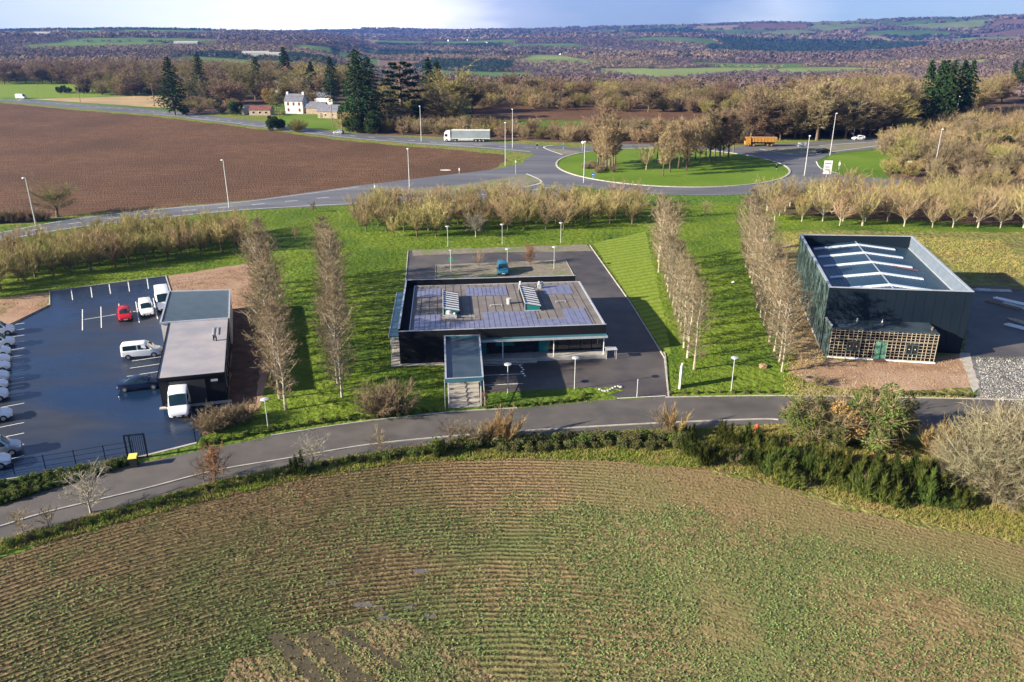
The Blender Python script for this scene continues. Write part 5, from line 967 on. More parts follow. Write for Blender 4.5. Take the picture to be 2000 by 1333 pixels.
a, b = at(1490, 718); rock(a, b, .5, 'flat brown molehill mound on the lawn right of the lone disc lamp', None, 'dirt')
a, b = at(1432, 553); rock(a, b, .3, 'small pale lump on the lawn between the two right tree rows', None, 'white')
# ------------------------------------------------------------------ trees
def nrm(v): return v / (np.linalg.norm(v, axis=-1, keepdims=True) + 1e-9)
def seg_tris(P, Q, r0, r1, g):
    """three-sided tapered branches as triangles"""
    D = nrm(Q - P); a = np.where(np.abs(D[:, 2:3]) > .9, [[1., 0, 0]], [[0, 0, 1.]]); U = nrm(np.cross(D, a)); V = np.cross(D, U); r0 = np.broadcast_to(np.asarray(r0, float), (len(P),))[:, None]; r1 = np.broadcast_to(np.asarray(r1, float), (len(P),))[:, None]
    c = [(cos(2 * pi * k / 3), sin(2 * pi * k / 3)) for k in range(3)]; A = [P + (U * x + V * y) * r0 for x, y in c]; B = [Q + (U * x + V * y) * r1 for x, y in c]; T = []
    for k in range(3): j = (k + 1) % 3; T += [np.stack([A[k], A[j], B[j]], 1), np.stack([A[k], B[j], B[k]], 1)]
    return np.concatenate(T)
def twig_tris(P, Q, w, g):
    D = nrm(Q - P); U = nrm(np.cross(D, g.normal(size=P.shape))) * (w / 2); return np.stack([P - U, P + U, Q], 1)
def leaf_tris(C, s, g, flat=0.0):
    n = len(C); a = nrm(g.normal(size=(n, 3)) * [1, 1, 1 - flat]); b = nrm(np.cross(a, g.normal(size=(n, 3)) * [1 - flat, 1 - flat, 1])); s = np.broadcast_to(s, (n,))[:, None]
    p = [C - a * s, C + b * s * .55, C + a * s, C - b * s * .55]
    return np.concatenate([np.stack([p[0], p[1], p[2]], 1), np.stack([p[0], p[2], p[3]], 1)])
def children(P, Q, n, L, spread, g, lo=.25, up=0.0):
    """n side shoots on every segment P-Q"""
    k = len(P); t = g.uniform(lo, 1, (k, n, 1)); o = P[:, None] * (1 - t) + Q[:, None] * t; D = nrm(Q - P)[:, None]
    d = nrm(D + g.normal(size=(k, n, 3)) * spread + [0, 0, up]); ln = np.broadcast_to(np.asarray(L, float).reshape(-1, 1, 1), (k, 1, 1)) * g.uniform(.55, 1.15, (k, n, 1))
    return o.reshape(-1, 3), (o + d * ln).reshape(-1, 3)
def bare(seed, h, Rc, th=.15, ang=(35, 60), nb=30, n2=6, n3=9, tl=.7, tw=.035, prof='col', tr=.13, up=.35, stems=1, sp=.5):
    g = np.random.default_rng(seed); mb = MB()
    tp = [np.array([0, 0, 0.])]; nseg = 5
    top = h * (.96 if prof == 'col' else .8)
    for i in range(1, nseg + 1): tp.append(np.array([g.normal(0, .02 * h * i / nseg), g.normal(0, .02 * h * i / nseg), top * i / nseg]))
    if stems > 1: tp = tp[:2]; tp[1][2] = h * th
    rr = lambda z: tr * (1 - z / h) ** .8 + .012
    for i in range(len(tp) - 1): mb.tube(tp[i], tp[i + 1], rr(tp[i][2]) * (1.25 if i == 0 else 1), rr(tp[i + 1][2]), n=6, cap=False)
    P = []; Q = []; Lb = []
    for i in range(nb):
        t = (i + .5) / nb; az = i * 2.4 + g.normal(0, .3)
        if stems > 1:
            base = tp[-1] * g.uniform(.75, 1); e = R(g.uniform(*ang)); L = h * (1 - th) * g.uniform(.6, 1.02) / max(sin(e), .5)
            L = min(L, Rc * 1.2 / max(cos(e), .12)); d1 = np.array([cos(az) * cos(e), sin(az) * cos(e), sin(e)])
        else:
            z = h * (th + (.97 - th) * t); base = np.array([np.interp(z, [q[2] for q in tp], [q[k] for q in tp]) for k in range(2)] + [min(z, top)])
            f = {'col': min(1, .45 + 1.8 * t) * min(1, 1.9 * (1 - t) + .12), 'round': math.sqrt(max(.02, 1 - (2 * t - .8) ** 2 / 1.6)), 'cone': (1 - t) * .95 + .08}[prof]
            e = R(g.uniform(*ang)) + (t * .35 if prof != 'cone' else 0); e = min(e, 1.45); d1 = np.array([cos(az) * cos(e), sin(az) * cos(e), sin(e)]); L = Rc * f / max(cos(e), .35) * g.uniform(.75, 1.12)
        mid = base + d1 * L * .5; d2 = nrm(d1 + [0, 0, up] + g.normal(size=3) * .12); end = mid + d2 * L * .5
        P += [base, mid]; Q += [mid, end]; Lb += [L, L]
    P = np.array(P); Q = np.array(Q); Lb = np.array(Lb); tris = []; mi = []
    r = np.tile([.5, .28], nb) * tr * .55 + .008; T = seg_tris(P, Q, r + .006, r * .55, g); tris.append(T); mi += [0] * len(T)
    P2, Q2 = children(P, Q, n2, Lb * .34, sp, g, .2, up * .6); T = seg_tris(P2, Q2, .018 + tr * .05, .008, g); tris.append(T); mi += [0 if tr > .2 else 1] * len(T)
    P3, Q3 = children(P2, Q2, n3, tl, sp * 1.1, g, .15, up * .6); T = twig_tris(P3, Q3, tw, g); tris.append(T); mi += [1] * len(T)
    T = np.concatenate(tris); k = h / np.percentile(T[..., 2], 99.7); q = Rc / np.percentile(np.hypot(T[..., 0], T[..., 1]), 94)
    T = T * [q, q, k]; mb.v = [(a * q, b * q, c * k) for a, b, c in mb.v]
    return mb, T, mi
def leafball(C, Rr, n, s, g, shell=.55):
    """leaf pairs scattered through lumpy clumps: C centres, Rr radii"""
    k = len(C); idx = g.integers(0, k, n); d = nrm(g.normal(size=(n, 3))); rad = g.uniform(shell, 1, (n, 1)) ** .6 * Rr[idx][:, None]
    return leaf_tris(C[idx] + d * rad * [1, 1, .8], s * g.uniform(.6, 1.3, n), g)
KIND = {}
def kind(name, mats, variants, build):
    L = []
    for i in range(variants):
        mb, T, mi = build(i); me = None
        if mb is not None and mb.v:
            me = bpy.data.meshes.new('trunk'); me.from_pydata(mb.v, [], mb.f); me.materials.append(M[mats[0]])
        L.append((me, tri_mesh('crown', T, 3, mats, mi, link=False)))
    KIND[name] = L
def plant(knd, oname, x, y, s, label, cat='tree', group=None, sz=None, z=0.0, one=False, rz=None):
    v = random.choice(KIND[knd]); r = empty(oname, (x, y, z), rz if rz is not None else random.uniform(0, 6.28)); r.scale = (s, s, sz or s * random.uniform(.93, 1.07)); tag(r, label, cat, group)
    for nm, me in (('trunk', v[0]), ('crown', v[1])):
        if me is None: continue
        o = bpy.data.objects.new(nm, me); COL.objects.link(o); o.parent = r
    return r
kind('row', ['bark_pale', 'twig_alder'], 7, lambda i: bare(100 + i, 10.4 + .4 * i, 1.85 + .1 * i, .12, (20, 50), 26 + 4 * i, 6, 8, .55, .029, 'col', .11, .22, sp=.65))
kind('vase', ['bark', 'twig_straw'], 5, lambda i: bare(200 + i, 5.4, 2.2 + .1 * i, .24, (42, 84), 15, 7, 9, .8, .034, 'round', .11, .4, stems=2, sp=.34))
kind('vase_tan', ['bark', 'twig_tan'], 4, lambda i: bare(220 + i, 5.4, 2.2 + .1 * i, .24, (38, 80), 15, 7, 9, .75, .034, 'round', .11, .35, stems=2, sp=.38))
kind('tall_vase', ['bark_pale', 'twig_straw'], 4, lambda i: bare(240 + i, 7.4, 3.1, .22, (42, 82), 17, 7, 9, 1.0, .042, 'round', .13, .35, stems=2, sp=.34))
kind('tall_tan', ['bark_pale', 'twig_tan'], 4, lambda i: bare(260 + i, 7.0, 3.1, .24, (36, 78), 17, 7, 9, .9, .042, 'round', .13, .3, stems=2, sp=.38))
kind('round', ['bark', 'twig_olive'], 3, lambda i: bare(300 + i, 9.3, 4.9, .30, (15, 62), 30, 9, 10, 1.0, .05, 'round', .30, .25))
kind('small_round', ['bark_pale', 'twig_silver'], 2, lambda i: bare(310 + i, 4.4, 1.9, .38, (20, 60), 26, 7, 8, .45, .03, 'round', .08, .2))
kind('silver', ['bark_pale', 'twig_silver'], 3, lambda i: bare(320 + i, 5.0, 1.9, .12, (30, 60), 26, 6, 7, .5, .022, 'round', .09, .25))
kind('sapling', ['bark', 'twig_rust'], 3, lambda i: bare(330 + i, 3.8, 1.2, .08, (40, 75), 24, 7, 8, .4, .028, 'round', .05, .4))
kind('whip', ['bark', 'twig_orange'], 3, lambda i: bare(340 + i, 3.4, 1.5, .04, (55, 85), 26, 7, 7, .7, .026, 'round', .05, .6, stems=2, sp=.22))
kind('wispy', ['bark', 'twig_alder'], 3, lambda i: bare(350 + i, 3.2, 1.3, .08, (35, 75), 14, 5, 6, .45, .02, 'round', .04, .4, sp=.4))
kind('shrub_bare', ['bark', 'twig_alder'], 4, lambda i: bare(360 + i, 2.6, 1.7, .03, (25, 80), 30, 8, 8, .5, .028, 'round', .05, .3, stems=2, sp=.45))
kind('thicket', ['bark_pale', 'twig_lichen'], 3, lambda i: bare(370 + i, 4.6, 3.0, .04, (10, 75), 40, 9, 9, .8, .032, 'round', .09, .1, stems=2, sp=.6))
kind('slim', ['bark', 'twig_tan'], 4, lambda i: bare(380 + i, 14, 2.6, .25, (30, 55), 40, 6, 8, .95, .07, 'col', .20, .3))
kind('slim_dark', ['bark', 'twig_brown'], 3, lambda i: bare(390 + i, 15, 3.2, .22, (30, 55), 40, 6, 9, 1.1, .08, 'col', .25, .3))
for nm, mt, sd in (('wood_brown', 'twig_brown', 400), ('wood_olive', 'twig_olive', 420), ('wood_purple', 'twig_purple', 440), ('wood_tan', 'twig_tan', 460)):
    kind(nm, ['bark', mt], 3, lambda i, sd=sd: bare(sd + i, 12, 5.0, .22, (15, 62), 34, 9, 9, 1.5, .13, 'round', .32, .3))
for nm, mt, sd in (('scrub_tan', 'twig_tan', 500), ('scrub_brown', 'twig_brown', 520), ('scrub_olive', 'twig_olive', 540), ('scrub_alder', 'twig_alder', 560)):
    kind(nm, ['bark', mt], 3, lambda i, sd=sd: bare(sd + i, 6.5, 4.0, .05, (15, 80), 34, 8, 9, 1.1, .085, 'round', .12, .25, stems=2, sp=.45))
def conifer(seed, h, Rc, n=70, base=.08, mult=1.0):
    g = np.random.default_rng(seed); mb = MB(); mb.tube((0, 0, 0), (0, 0, h * .95), .35, .04, n=7, cap=False); T = []
    for i in range(int(n * mult)):
        t = (i + .5) / (n * mult); z = h * (base + (1 - base) * t); az = i * 2.4; L = Rc * ((1 - t) ** .55 * min(1, .55 + 2 * t) + .04) * g.uniform(.45, 1.2); m = max(6, int(48 * (L / Rc + .1)))
        s = g.uniform(.1, 1, m); off = g.normal(0, 1, (m, 3)) * np.array([.30, .30, .14]) * L * .42 * s[:, None]
        c = np.stack([cos(az) * L * s, sin(az) * L * s, z - L * .28 * s ** 1.5 + L * .10], 1) + off; T.append(leaf_tris(c, .42 * g.uniform(.6, 1.3, m), g, .35))
    T = np.concatenate(T); return mb, T, [1] * len(T)
kind('fir', ['bark', 'needle'], 3, lambda i: conifer(600 + i, 25, 6.4, 130))
kind('spruce', ['bark', 'needle'], 3, lambda i: conifer(610 + i, 18, 4.8, 95))
def cedar(seed, h=20, Rc=8):
    g = np.random.default_rng(seed); mb = MB(); mb.tube((0, 0, 0), (.4, 0, h * .55), .55, .35, n=8, cap=False); mb.tube((.4, 0, h * .55), (0, .3, h * .93), .35, .08, n=7, cap=False); T = []; P = []; Q = []
    for i in range(26):
        t = (i + .5) / 26; z = h * (.32 + .64 * t); az = i * 2.4; L = Rc * (1 - .55 * t) * g.uniform(.6, 1.1); P.append([.3, 0, z - 1]); e = [cos(az) * L, sin(az) * L, z + .5]; Q.append(e)
        m = 130; s = np.sqrt(g.uniform(.12, 1, m)); w = (g.normal(0, .22, m) * L); c = np.stack([cos(az) * L * s - sin(az) * w * s, sin(az) * L * s + cos(az) * w * s, z + g.normal(0, .22, m) + .3 * s], 1); T.append(leaf_tris(c, .5 * g.uniform(.6, 1.2, m), g, .7))
    B = seg_tris(np.array(P), np.array(Q), .16, .05, g); T = np.concatenate(T); return mb, np.concatenate([B, T]), [0] * len(B) + [1] * len(T)
kind('cedar', ['bark', 'needle'], 1, lambda i: cedar(620))
def leafy(seed, h, Rc, th, ncl, n, s, twigs=0, mi=1):
    g = np.random.default_rng(seed); mb = MB(); mb.tube((0, 0, 0), (g.normal(0, .1), 0, h * .7), .05 * Rc + .04, .03, n=6, cap=False)
    zc = h * (th + 1) / 2; rz = h * (1 - th) / 2; C = nrm(g.normal(size=(ncl, 3))) * g.uniform(.25, .82, (ncl, 1)) * [Rc, Rc, rz] + [0, 0, zc]; rr = g.uniform(.22, .42, ncl) * Rc
    T = [leafball(C, rr, n, s, g)]; m = [1] * len(T[0])
    if twigs:
        P = C[g.integers(0, ncl, twigs)]; Q = P + nrm(g.normal(size=P.shape) + [0, 0, .6]) * Rc * g.uniform(.35, .7, (twigs, 1)); T.append(twig_tris(P, Q, s * .28, g)); m += [2] * twigs
    P = np.tile([[0, 0, h * .25]], (min(ncl, 14), 1)); T.append(seg_tris(P, C[:len(P)], .05, .02, g)); m += [0] * len(T[-1])
    return mb, np.concatenate(T), m
kind('laurel', ['bark', 'leaf_dark', 'twig_alder'], 3, lambda i: leafy(640 + i, 8, 4.2, .02, 34, 6500, .28))
kind('ivy', ['bark', 'leaf_ivy', 'twig_tan'], 3, lambda i: leafy(650 + i, 5.4, 2.3, .0, 34, 5200, .10, 1500))
kind('oak_brown', ['bark', 'leaf_oak', 'twig_tan'], 2, lambda i: leafy(660 + i, 5.0, 2.2, .15, 26, 3000, .13, 900))
kind('oak_gold', ['bark', 'leaf_oak', 'twig_orange'], 2, lambda i: leafy(670 + i, 8, 4.5, .15, 30, 5000, .25, 600))
kind('hedge', ['bark', 'leaf_hedge', 'twig_alder'], 5, lambda i: leafy(680 + i, 1.25, .95, -.1, 18, 1500, .085, 260))
kind('hedge_dark', ['bark', 'leaf_ivy', 'twig_brown'], 4, lambda i: leafy(690 + i, 1.2, .95, -.1, 18, 1500, .08, 120))
def broom(seed, h=2.5, Rc=1.35, n=2300, np_=9):
    """a clump of feathery upright plumes of different heights"""
    g = np.random.default_rng(seed); T = []; mb = MB(); mb.tube((0, 0, 0), (0, 0, h * .3), .06, .03, n=5)
    for j in range(np_):
        az = g.uniform(0, 6.28); q = np.sqrt(g.uniform(0, 1)) * Rc * .75; c = np.array([q * cos(az), q * sin(az), 0]); hh = h * g.uniform(.55, 1.12) * (1 - .2 * q / Rc); m = n // np_; lean = nrm(np.array([cos(az) * q * .3 + g.normal(0, .15), sin(az) * q * .3 + g.normal(0, .15), 1.6]))
        t = g.uniform(.02, .86, m); w = (.42 * np.sin(np.clip(t * 1.25 + .25, 0, 1) * pi) + .05)[:, None]; P = c + lean * (t * hh)[:, None] + g.normal(0, 1, (m, 3)) * w * [.55, .55, .2]
        Q = P + nrm(lean + g.normal(0, .28, (m, 3))) * g.uniform(.3, .7, (m, 1)); T.append(twig_tris(P, Q, .055, g))
    T = np.concatenate(T); return mb, T, [1] * len(T)
cos_ = np.cos; sin_ = np.sin
kind('broom', ['bark', 'broom'], 5, lambda i: broom(700 + i))
kind('broom_tall', ['bark', 'broom'], 3, lambda i: broom(710 + i, 3.0, .9, 2000, 5))

# --- four tree rows
def row(p, q, n, s, where, order):
    P = np.array(at(*p)); Q = np.array(at(*q))
    for i in range(n):
        c = P + (Q - P) * i / (n - 1) + rng.normal(0, .25, 2)
        plant('row', 'slender_tree', c[0], c[1], s * random.uniform(.86, 1.1), '%s slender tree from the street in the %s' % (ordn(i + 1), where), group='bare trees planted in rows')
row((553, 800), (515, 556), 17, .98, 'row nearest the garage building', 0)
row((664, 776), (646, 548), 15, .95, 'row left of the office', 0)
row((1354, 722), (1288, 512), 15, .95, 'row right of the office', 0)
row((1524, 728), (1456, 512), 16, .98, 'row nearest the blue warehouse', 0)

# --- plantations between the yards and the highway
def grid_in(poly, a, sx, sy, jit):
    poly = pxs(poly); A = np.array(poly); c = A.mean(0); e1 = np.array([cos(a), sin(a)]); e2 = np.array([-sin(a), cos(a)]); out = []
    for j in range(-30, 31):
        line_ = []
        for i in range(-60, 61):
            p = c + e1 * (i + .5 * (j % 2)) * sx + e2 * j * sy + rng.normal(0, jit, 2)
            if pip(np.array([p[0]]), np.array([p[1]]), poly)[0]: line_.append(p)
        if line_: out.append(line_)
    return out
def block(poly, a, sx, sy, kinds, s, name, where, group):
    rows = grid_in(poly, a, sx, sy, .35)
    for j, L_ in enumerate(rows):
        for i, p in enumerate(L_):
            k = random.choices([x[0] for x in kinds], [x[1] for x in kinds])[0]
            plant(k, name, p[0], p[1], s * random.uniform(.74, 1.2), '%s tree from left in the %s line of %s' % (ordn(i + 1), ordn(j + 1), where), group=group)
p0 = at(0, 560); p1 = at(480, 492)
block([(-70, 600), (0, 575), (100, 548), (300, 522), (480, 496), (486, 456), (300, 468), (100, 492), (-70, 520)], math.atan2(p1[1] - p0[1], p1[0] - p0[0]), 2.9, 3.9, [('vase', 6), ('vase_tan', 2)], 1.02, 'plantation_tree', 'the left plantation', 'trees of the left plantation')
block([(700, 462), (800, 466), (960, 456), (1140, 448), (1250, 440), (1258, 402), (1130, 402), (900, 404), (700, 415)], R(2), 4.0, 4.3, [('vase', 4), ('vase_tan', 4)], 1.05, 'plantation_tree', 'the middle plantation', 'trees of the middle plantation')
block([(1488, 432), (1600, 442), (1730, 442), (1860, 447), (1990, 458), (2080, 450), (2080, 400), (1850, 394), (1640, 392), (1500, 398)], R(-2), 4.6, 4.8, [('tall_vase', 4), ('tall_tan', 5), ('oak_brown', .5)], 1.0, 'plantation_tree', 'the right plantation', 'trees of the right plantation')
for px, py, s, k, lab in [(929, 464, 1.15, 'small_round', 'round-headed pale bare tree on the lawn directly behind the office'), (935, 520, .95, 'wispy', 'wispy young tree on the gravel behind the office, left of the blue car'), (1035, 517, 1.0, 'sapling', 'young russet-leaved tree on the gravel behind the office, right of the blue car'),
                          (612, 415, .9, 'wispy', 'thin young tree on the green strip between the left rows and the highway'), (578, 470, .9, 'wispy', 'thin young tree on the grass between the two left rows'), (1328, 425, 1.3, 'wispy', 'leaning young tree at the top of the lawn between the right rows'), (1378, 422, 1.2, 'wispy', 'second young tree at the top of the lawn between the right rows'),
                          (113, 424, 1.0, 'round', 'big round-headed bare tree alone at the edge of the ploughed field'), (1262, 332, 1.1, 'tall_vase', 'pale slender tree alone on the left half of the roundabout')]:
    x, y = at(px, py); plant(k, 'young_tree' if k in ('wispy', 'sapling') else 'bare_tree', x, y, s, lab)
for px in range(-30, 100, 13): x, y = at(px, 436 - px * .05); plant('scrub_brown', 'hedge_shrub', x, y, .42, 'dark hedge shrub left of the big round tree by the highway', 'shrub', 'hedge left of the big round tree')

# --- roundabout trees
RT = [(1172, 330), (1178, 322), (1183, 335), (1190, 326), (1196, 332), (1201, 322), (1186, 318), (1168, 322), (1295, 345), (1308, 337), (1312, 322), (1325, 330), (1335, 318), (1345, 326), (1358, 312), (1283, 318), (1366, 322), (1378, 308), (1386, 316), (1396, 306), (1405, 314), (1412, 304), (1422, 310), (1340, 335), (1432, 300)]
for i, (px, py) in enumerate(RT):
    x, y = at(px, py); k = 'slim_dark' if i in (16, 17, 18, 19, 20, 21, 22, 24) or (i < 8 and i % 2) else 'slim'
    plant(k, 'roundabout_tree', x, y, random.uniform(.85, 1.05) * (1.0 if i < 8 else .95), 'tall slender tree in the tight left clump on the roundabout' if i < 8 else ('dark-stemmed tree in the right-hand clump on the roundabout' if k == 'slim_dark' else 'pale brown bare tree in the middle of the roundabout'),
          group='left clump on the roundabout' if i < 8 else ('right clump on the roundabout' if k == 'slim_dark' else 'middle trees on the roundabout'))
for i in range(16):
    x, y = at(random.uniform(1140, 1200), random.uniform(322, 340)); plant('scrub_alder', 'low_shrub', x, y, .26, 'low russet shrub under the left clump of trees on the roundabout', 'shrub', 'shrubs under the left roundabout clump')
# ------------------------------------------------------------------ belts, woods and farm trees
def scatter(poly, n, dmin, front=False):
    poly = pxs(poly); A = np.array(poly); lo = A.min(0); hi = A.max(0); out = []; tries = 0
    while len(out) < n and tries < n * 60:
        tries += 1; p = rng.uniform(lo, hi)
        if pip(np.array([p[0]]), np.array([p[1]]), poly)[0] and all((p[0] - q[0]) ** 2 + (p[1] - q[1]) ** 2 > dmin * dmin for q in out): out.append(p)
    return out
def belt(poly, n, dmin, kinds, s, name, label, group, cat='tree', sz=1.0):
    for p in scatter(poly, n, dmin):
        k = random.choices([x[0] for x in kinds], [x[1] for x in kinds])[0]; q = s * random.uniform(.8, 1.2)
        plant(k, name, p[0], p[1], q, label, cat, group, z=float(zt(p[0], p[1])), sz=q * sz * random.uniform(.9, 1.1))
belt([(-60, 165), (380, 168), (380, 153), (-60, 150)], 130, 5.5, [('wood_brown', 5), ('wood_purple', 3)], 1.15, 'belt_tree', 'bare dark tree in the belt behind the bright green meadow', 'tree belt behind the green meadow')
belt([(170, 187), (345, 190), (345, 176), (150, 179)], 34, 5.5, [('wood_brown', 4), ('wood_olive', 1), ('scrub_brown', 1)], 1.15, 'belt_tree', 'bare tree in the hedge between green meadow and stubble', 'hedge trees above the stubble')
belt([(105, 183), (175, 185), (175, 181), (105, 179)], 9, 4, [('laurel', 1)], .45, 'evergreen_bush', 'dark clipped bush in the short hedge before the green meadow', 'short dark hedge before the meadow', 'bush')
belt([(370, 200), (460, 212), (540, 190), (700, 190), (700, 160), (480, 150), (345, 158)], 120, 6.5, [('wood_brown', 5), ('wood_olive', 3), ('wood_tan', 1), ('laurel', 1.2)], 1.2, 'farm_tree', 'bare tree around the farm buildings', 'bare trees around the farm')
belt([(340, 220), (470, 226), (470, 212), (350, 200)], 22, 4.5, [('scrub_olive', 2), ('laurel', 1), ('scrub_brown', 1)], .7, 'farm_shrub', 'shrub on the roadside bank right of the big dark fir', 'roadside shrubs below the farm', 'shrub')
belt([(670, 262), (740, 266), (745, 245), (680, 232)], 14, 5.5, [('laurel', 2), ('scrub_olive', 1)], .9, 'evergreen_tree', 'dark evergreen between the cottage and the hedge', 'evergreens right of the cottage')
belt([(720, 240), (900, 246), (900, 215), (740, 205)], 26, 7, [('wood_olive', 3), ('laurel', 1), ('wood_brown', 1)], 1.0, 'belt_tree', 'olive-brown tree below the cedar', 'trees below the cedar')
for px, py, ty, k, lab in [(342, 225, 112, 'fir', 'big dark fir standing alone beside the country road'), (396, 196, 105, 'fir', 'dark fir just right of the roadside fir'), (650, 205, 110, 'fir', 'dark fir behind the stone cottage'), (703, 250, 97, 'fir', 'tallest dark ivy-clad fir right of the cottage'), (724, 244, 112, 'fir', 'second tall dark fir touching the tallest one'),
                           (838, 200, 112, 'spruce', 'small dark spruce on the skyline right of the cedar'), (855, 198, 118, 'spruce', 'second small dark spruce right of the cedar'), (560, 176, 92, 'spruce', 'dark spruce behind the grey barn'), (505, 186, 112, 'spruce', 'dark spruce left of the grey barn'), (612, 196, 120, 'spruce', 'dark spruce above the white farmhouse')]:
    x, y = at(px, py); h = htop(px, py, ty); v = 25 if k == 'fir' else 18; plant(k, 'fir_tree' if k == 'fir' else 'spruce_tree', x, y, h / v * (1.3 if px in (703, 724, 342) else 1.05), lab, sz=h / v)
x, y = at(785, 238); plant('cedar', 'cedar_tree', x, y, 1.55, 'big flat-topped dark cedar left of the pale domed tree', sz=htop(785, 238, 117) / 20)
for px, py, s, lab in [(815, 236, 1.15, 'round black-green evergreen under the cedar'), (362, 226, .6, 'dark shrub at the foot of the roadside fir'), (690, 258, .8, 'dark bush below the tallest fir')]: x, y = at(px, py); plant('laurel', 'evergreen_tree', x, y, s, lab)
x, y = at(527, 208); plant('oak_gold', 'autumn_tree', x, y, 1.15, 'rounded orange-leaved tree left of the white farmhouse')
for i, (px, py, s) in enumerate([(885, 222, 1.7), (850, 218, 1.35), (922, 220, 1.35)]): x, y = at(px, py); plant('wood_olive', 'willow_tree', x, y, s, ['pale olive domed willow above the white lorry', 'smaller pale tree left of the domed willow', 'smaller pale tree right of the domed willow'][i])
belt([(528, 256), (600, 262), (604, 254), (530, 248)], 7, 3.5, [('scrub_olive', 2), ('laurel', 1)], .68, 'roadside_bush', 'big rounded roadside bush between the ploughed field and the farm', 'bushes between ploughed field and farm', 'bush')
belt([(930, 212), (1560, 228), (1560, 205), (1250, 182), (930, 182)], 170, 5.5, [('scrub_tan', 1), ('scrub_olive', 4), ('scrub_brown', 4), ('wood_brown', 1)], 1.0, 'copse_tree', 'scrubby brown tree of the copse behind the far brown field', 'copse behind the far brown field')
belt([(940, 196), (1750, 200), (1750, 158), (940, 160)], 150, 10, [('wood_brown', 3), ('wood_purple', 3), ('wood_olive', 2), ('wood_tan', 1)], .62, 'wood_tree', 'bare tree at the back of the wood on the valley edge', 'wood on the valley edge')
belt([(700, 262), (860, 266), (1000, 272), (1160, 280), (1160, 262), (1000, 252), (860, 246), (740, 246)], 62, 5, [('scrub_brown', 4), ('scrub_olive', 2), ('scrub_tan', 1)], .72, 'hedge_tree', 'brown scrub tree in the hedge along the far road behind the white lorry', 'hedge behind the white lorry')
belt([(1150, 276), (1450, 282), (1450, 262), (1150, 256)], 40, 5, [('scrub_brown', 4), ('scrub_tan', 2), ('scrub_alder', 2)], .85, 'hedge_tree', 'reddish-brown scrub tree behind the roundabout trees', 'scrub behind the roundabout')
belt([(1455, 274), (1600, 276), (1760, 264), (1780, 240), (1600, 238), (1460, 246)], 75, 5.5, [('wood_brown', 5), ('wood_olive', 2), ('wood_tan', 1), ('slim_dark', 3)], 1.25, 'roadside_tree', 'dark-trunked tree in the wood behind the orange lorry and white car', 'wood behind the orange lorry')
belt([(1560, 246), (1800, 240), (1900, 225), (1980, 200), (1960, 172), (1560, 190)], 85, 7.5, [('wood_brown', 3), ('wood_tan', 4), ('wood_olive', 3)], 1.05, 'wood_tree', 'tan-brown bare tree in the wood right of centre', 'wood right of centre')
belt([(1735, 322), (1800, 330), (2120, 350), (2200, 300), (2100, 235), (1900, 240), (1770, 262), (1725, 292)], 130, 5.5, [('scrub_tan', 4), ('scrub_alder', 4), ('scrub_olive', 2), ('scrub_brown', 1)], 1.0, 'thicket_tree', 'dense tan thicket tree on the slope at the right edge', 'thicket at the right edge')
belt([(1730, 345), (2120, 372), (2120, 340), (1740, 325)], 30, 5, [('scrub_alder', 3), ('scrub_tan', 2), ('scrub_olive', 1)], .6, 'thicket_shrub', 'low reddish shrub between the thicket and the right plantation', 'shrubs behind the right plantation', 'shrub')
for i, (px, py) in enumerate([(1800, 240), (1820, 248), (1842, 250), (1862, 246), (1880, 236), (1832, 232), (1975, 175), (1990, 172)]):
    x, y = at(px, py); plant('spruce', 'spruce_tree', x, y, 1.15 if i < 6 else .9, ('dark green spruce, %s in the group at upper right' % ['leftmost', 'second', 'third', 'fourth', 'rightmost', 'hindmost'][i]) if i < 6 else ['dark spruce near the right edge of the skyline', 'second dark spruce near the right edge of the skyline'][i - 6], group='spruce group at upper right' if i < 6 else None, sz=(htop(px, py, 118) / 18) if i < 6 else 1.0)
for i, (px, py) in enumerate([(1895, 262), (1925, 285), (1960, 300), (1985, 270), (1870, 300)]): x, y = at(px, py); plant('laurel', 'evergreen_bush', x, y, .75, '%s dark green bush from the left inside the tan thicket' % ordn([2, 3, 4, 5, 1][i]), 'bush', 'evergreen bushes in the thicket')

for px, py, k, q, lab in [(540, 214, 'wood_olive', .8, 'olive bare tree at the left end of the white farmhouse'), (606, 212, 'wood_brown', .85, 'brown tree rising between farmhouse and white outbuilding'), (520, 200, 'wood_brown', 1.1, 'brown tree behind the red-roofed shed'), (560, 196, 'wood_olive', 1.1, 'olive tree behind the farmhouse roof'), (590, 198, 'wood_brown', 1.15, 'tall brown tree behind the farmhouse chimney'), (630, 198, 'wood_brown', 1.2, 'tall brown tree behind the white outbuilding'), (660, 228, 'laurel', .75, 'dark evergreen hard against the stone cottage'), (470, 220, 'laurel', .6, 'dark evergreen left of the red-roofed shed'), (552, 226, 'scrub_olive', .4, 'low olive shrub on the lawn before the farmhouse')]: x, y = at(px, py); plant(k, 'garden_tree', x, y, q, lab)
for i in range(14): px = random.uniform(1405, 1800); x, y = at(px, 893 + (px - 1400) * .2 + random.uniform(-14, 10)); plant('shrub_bare', 'bare_shrub', x, y, random.uniform(.3, .5), 'low tan dead shrub among the dark broom', 'shrub', 'dead shrubs among the broom')
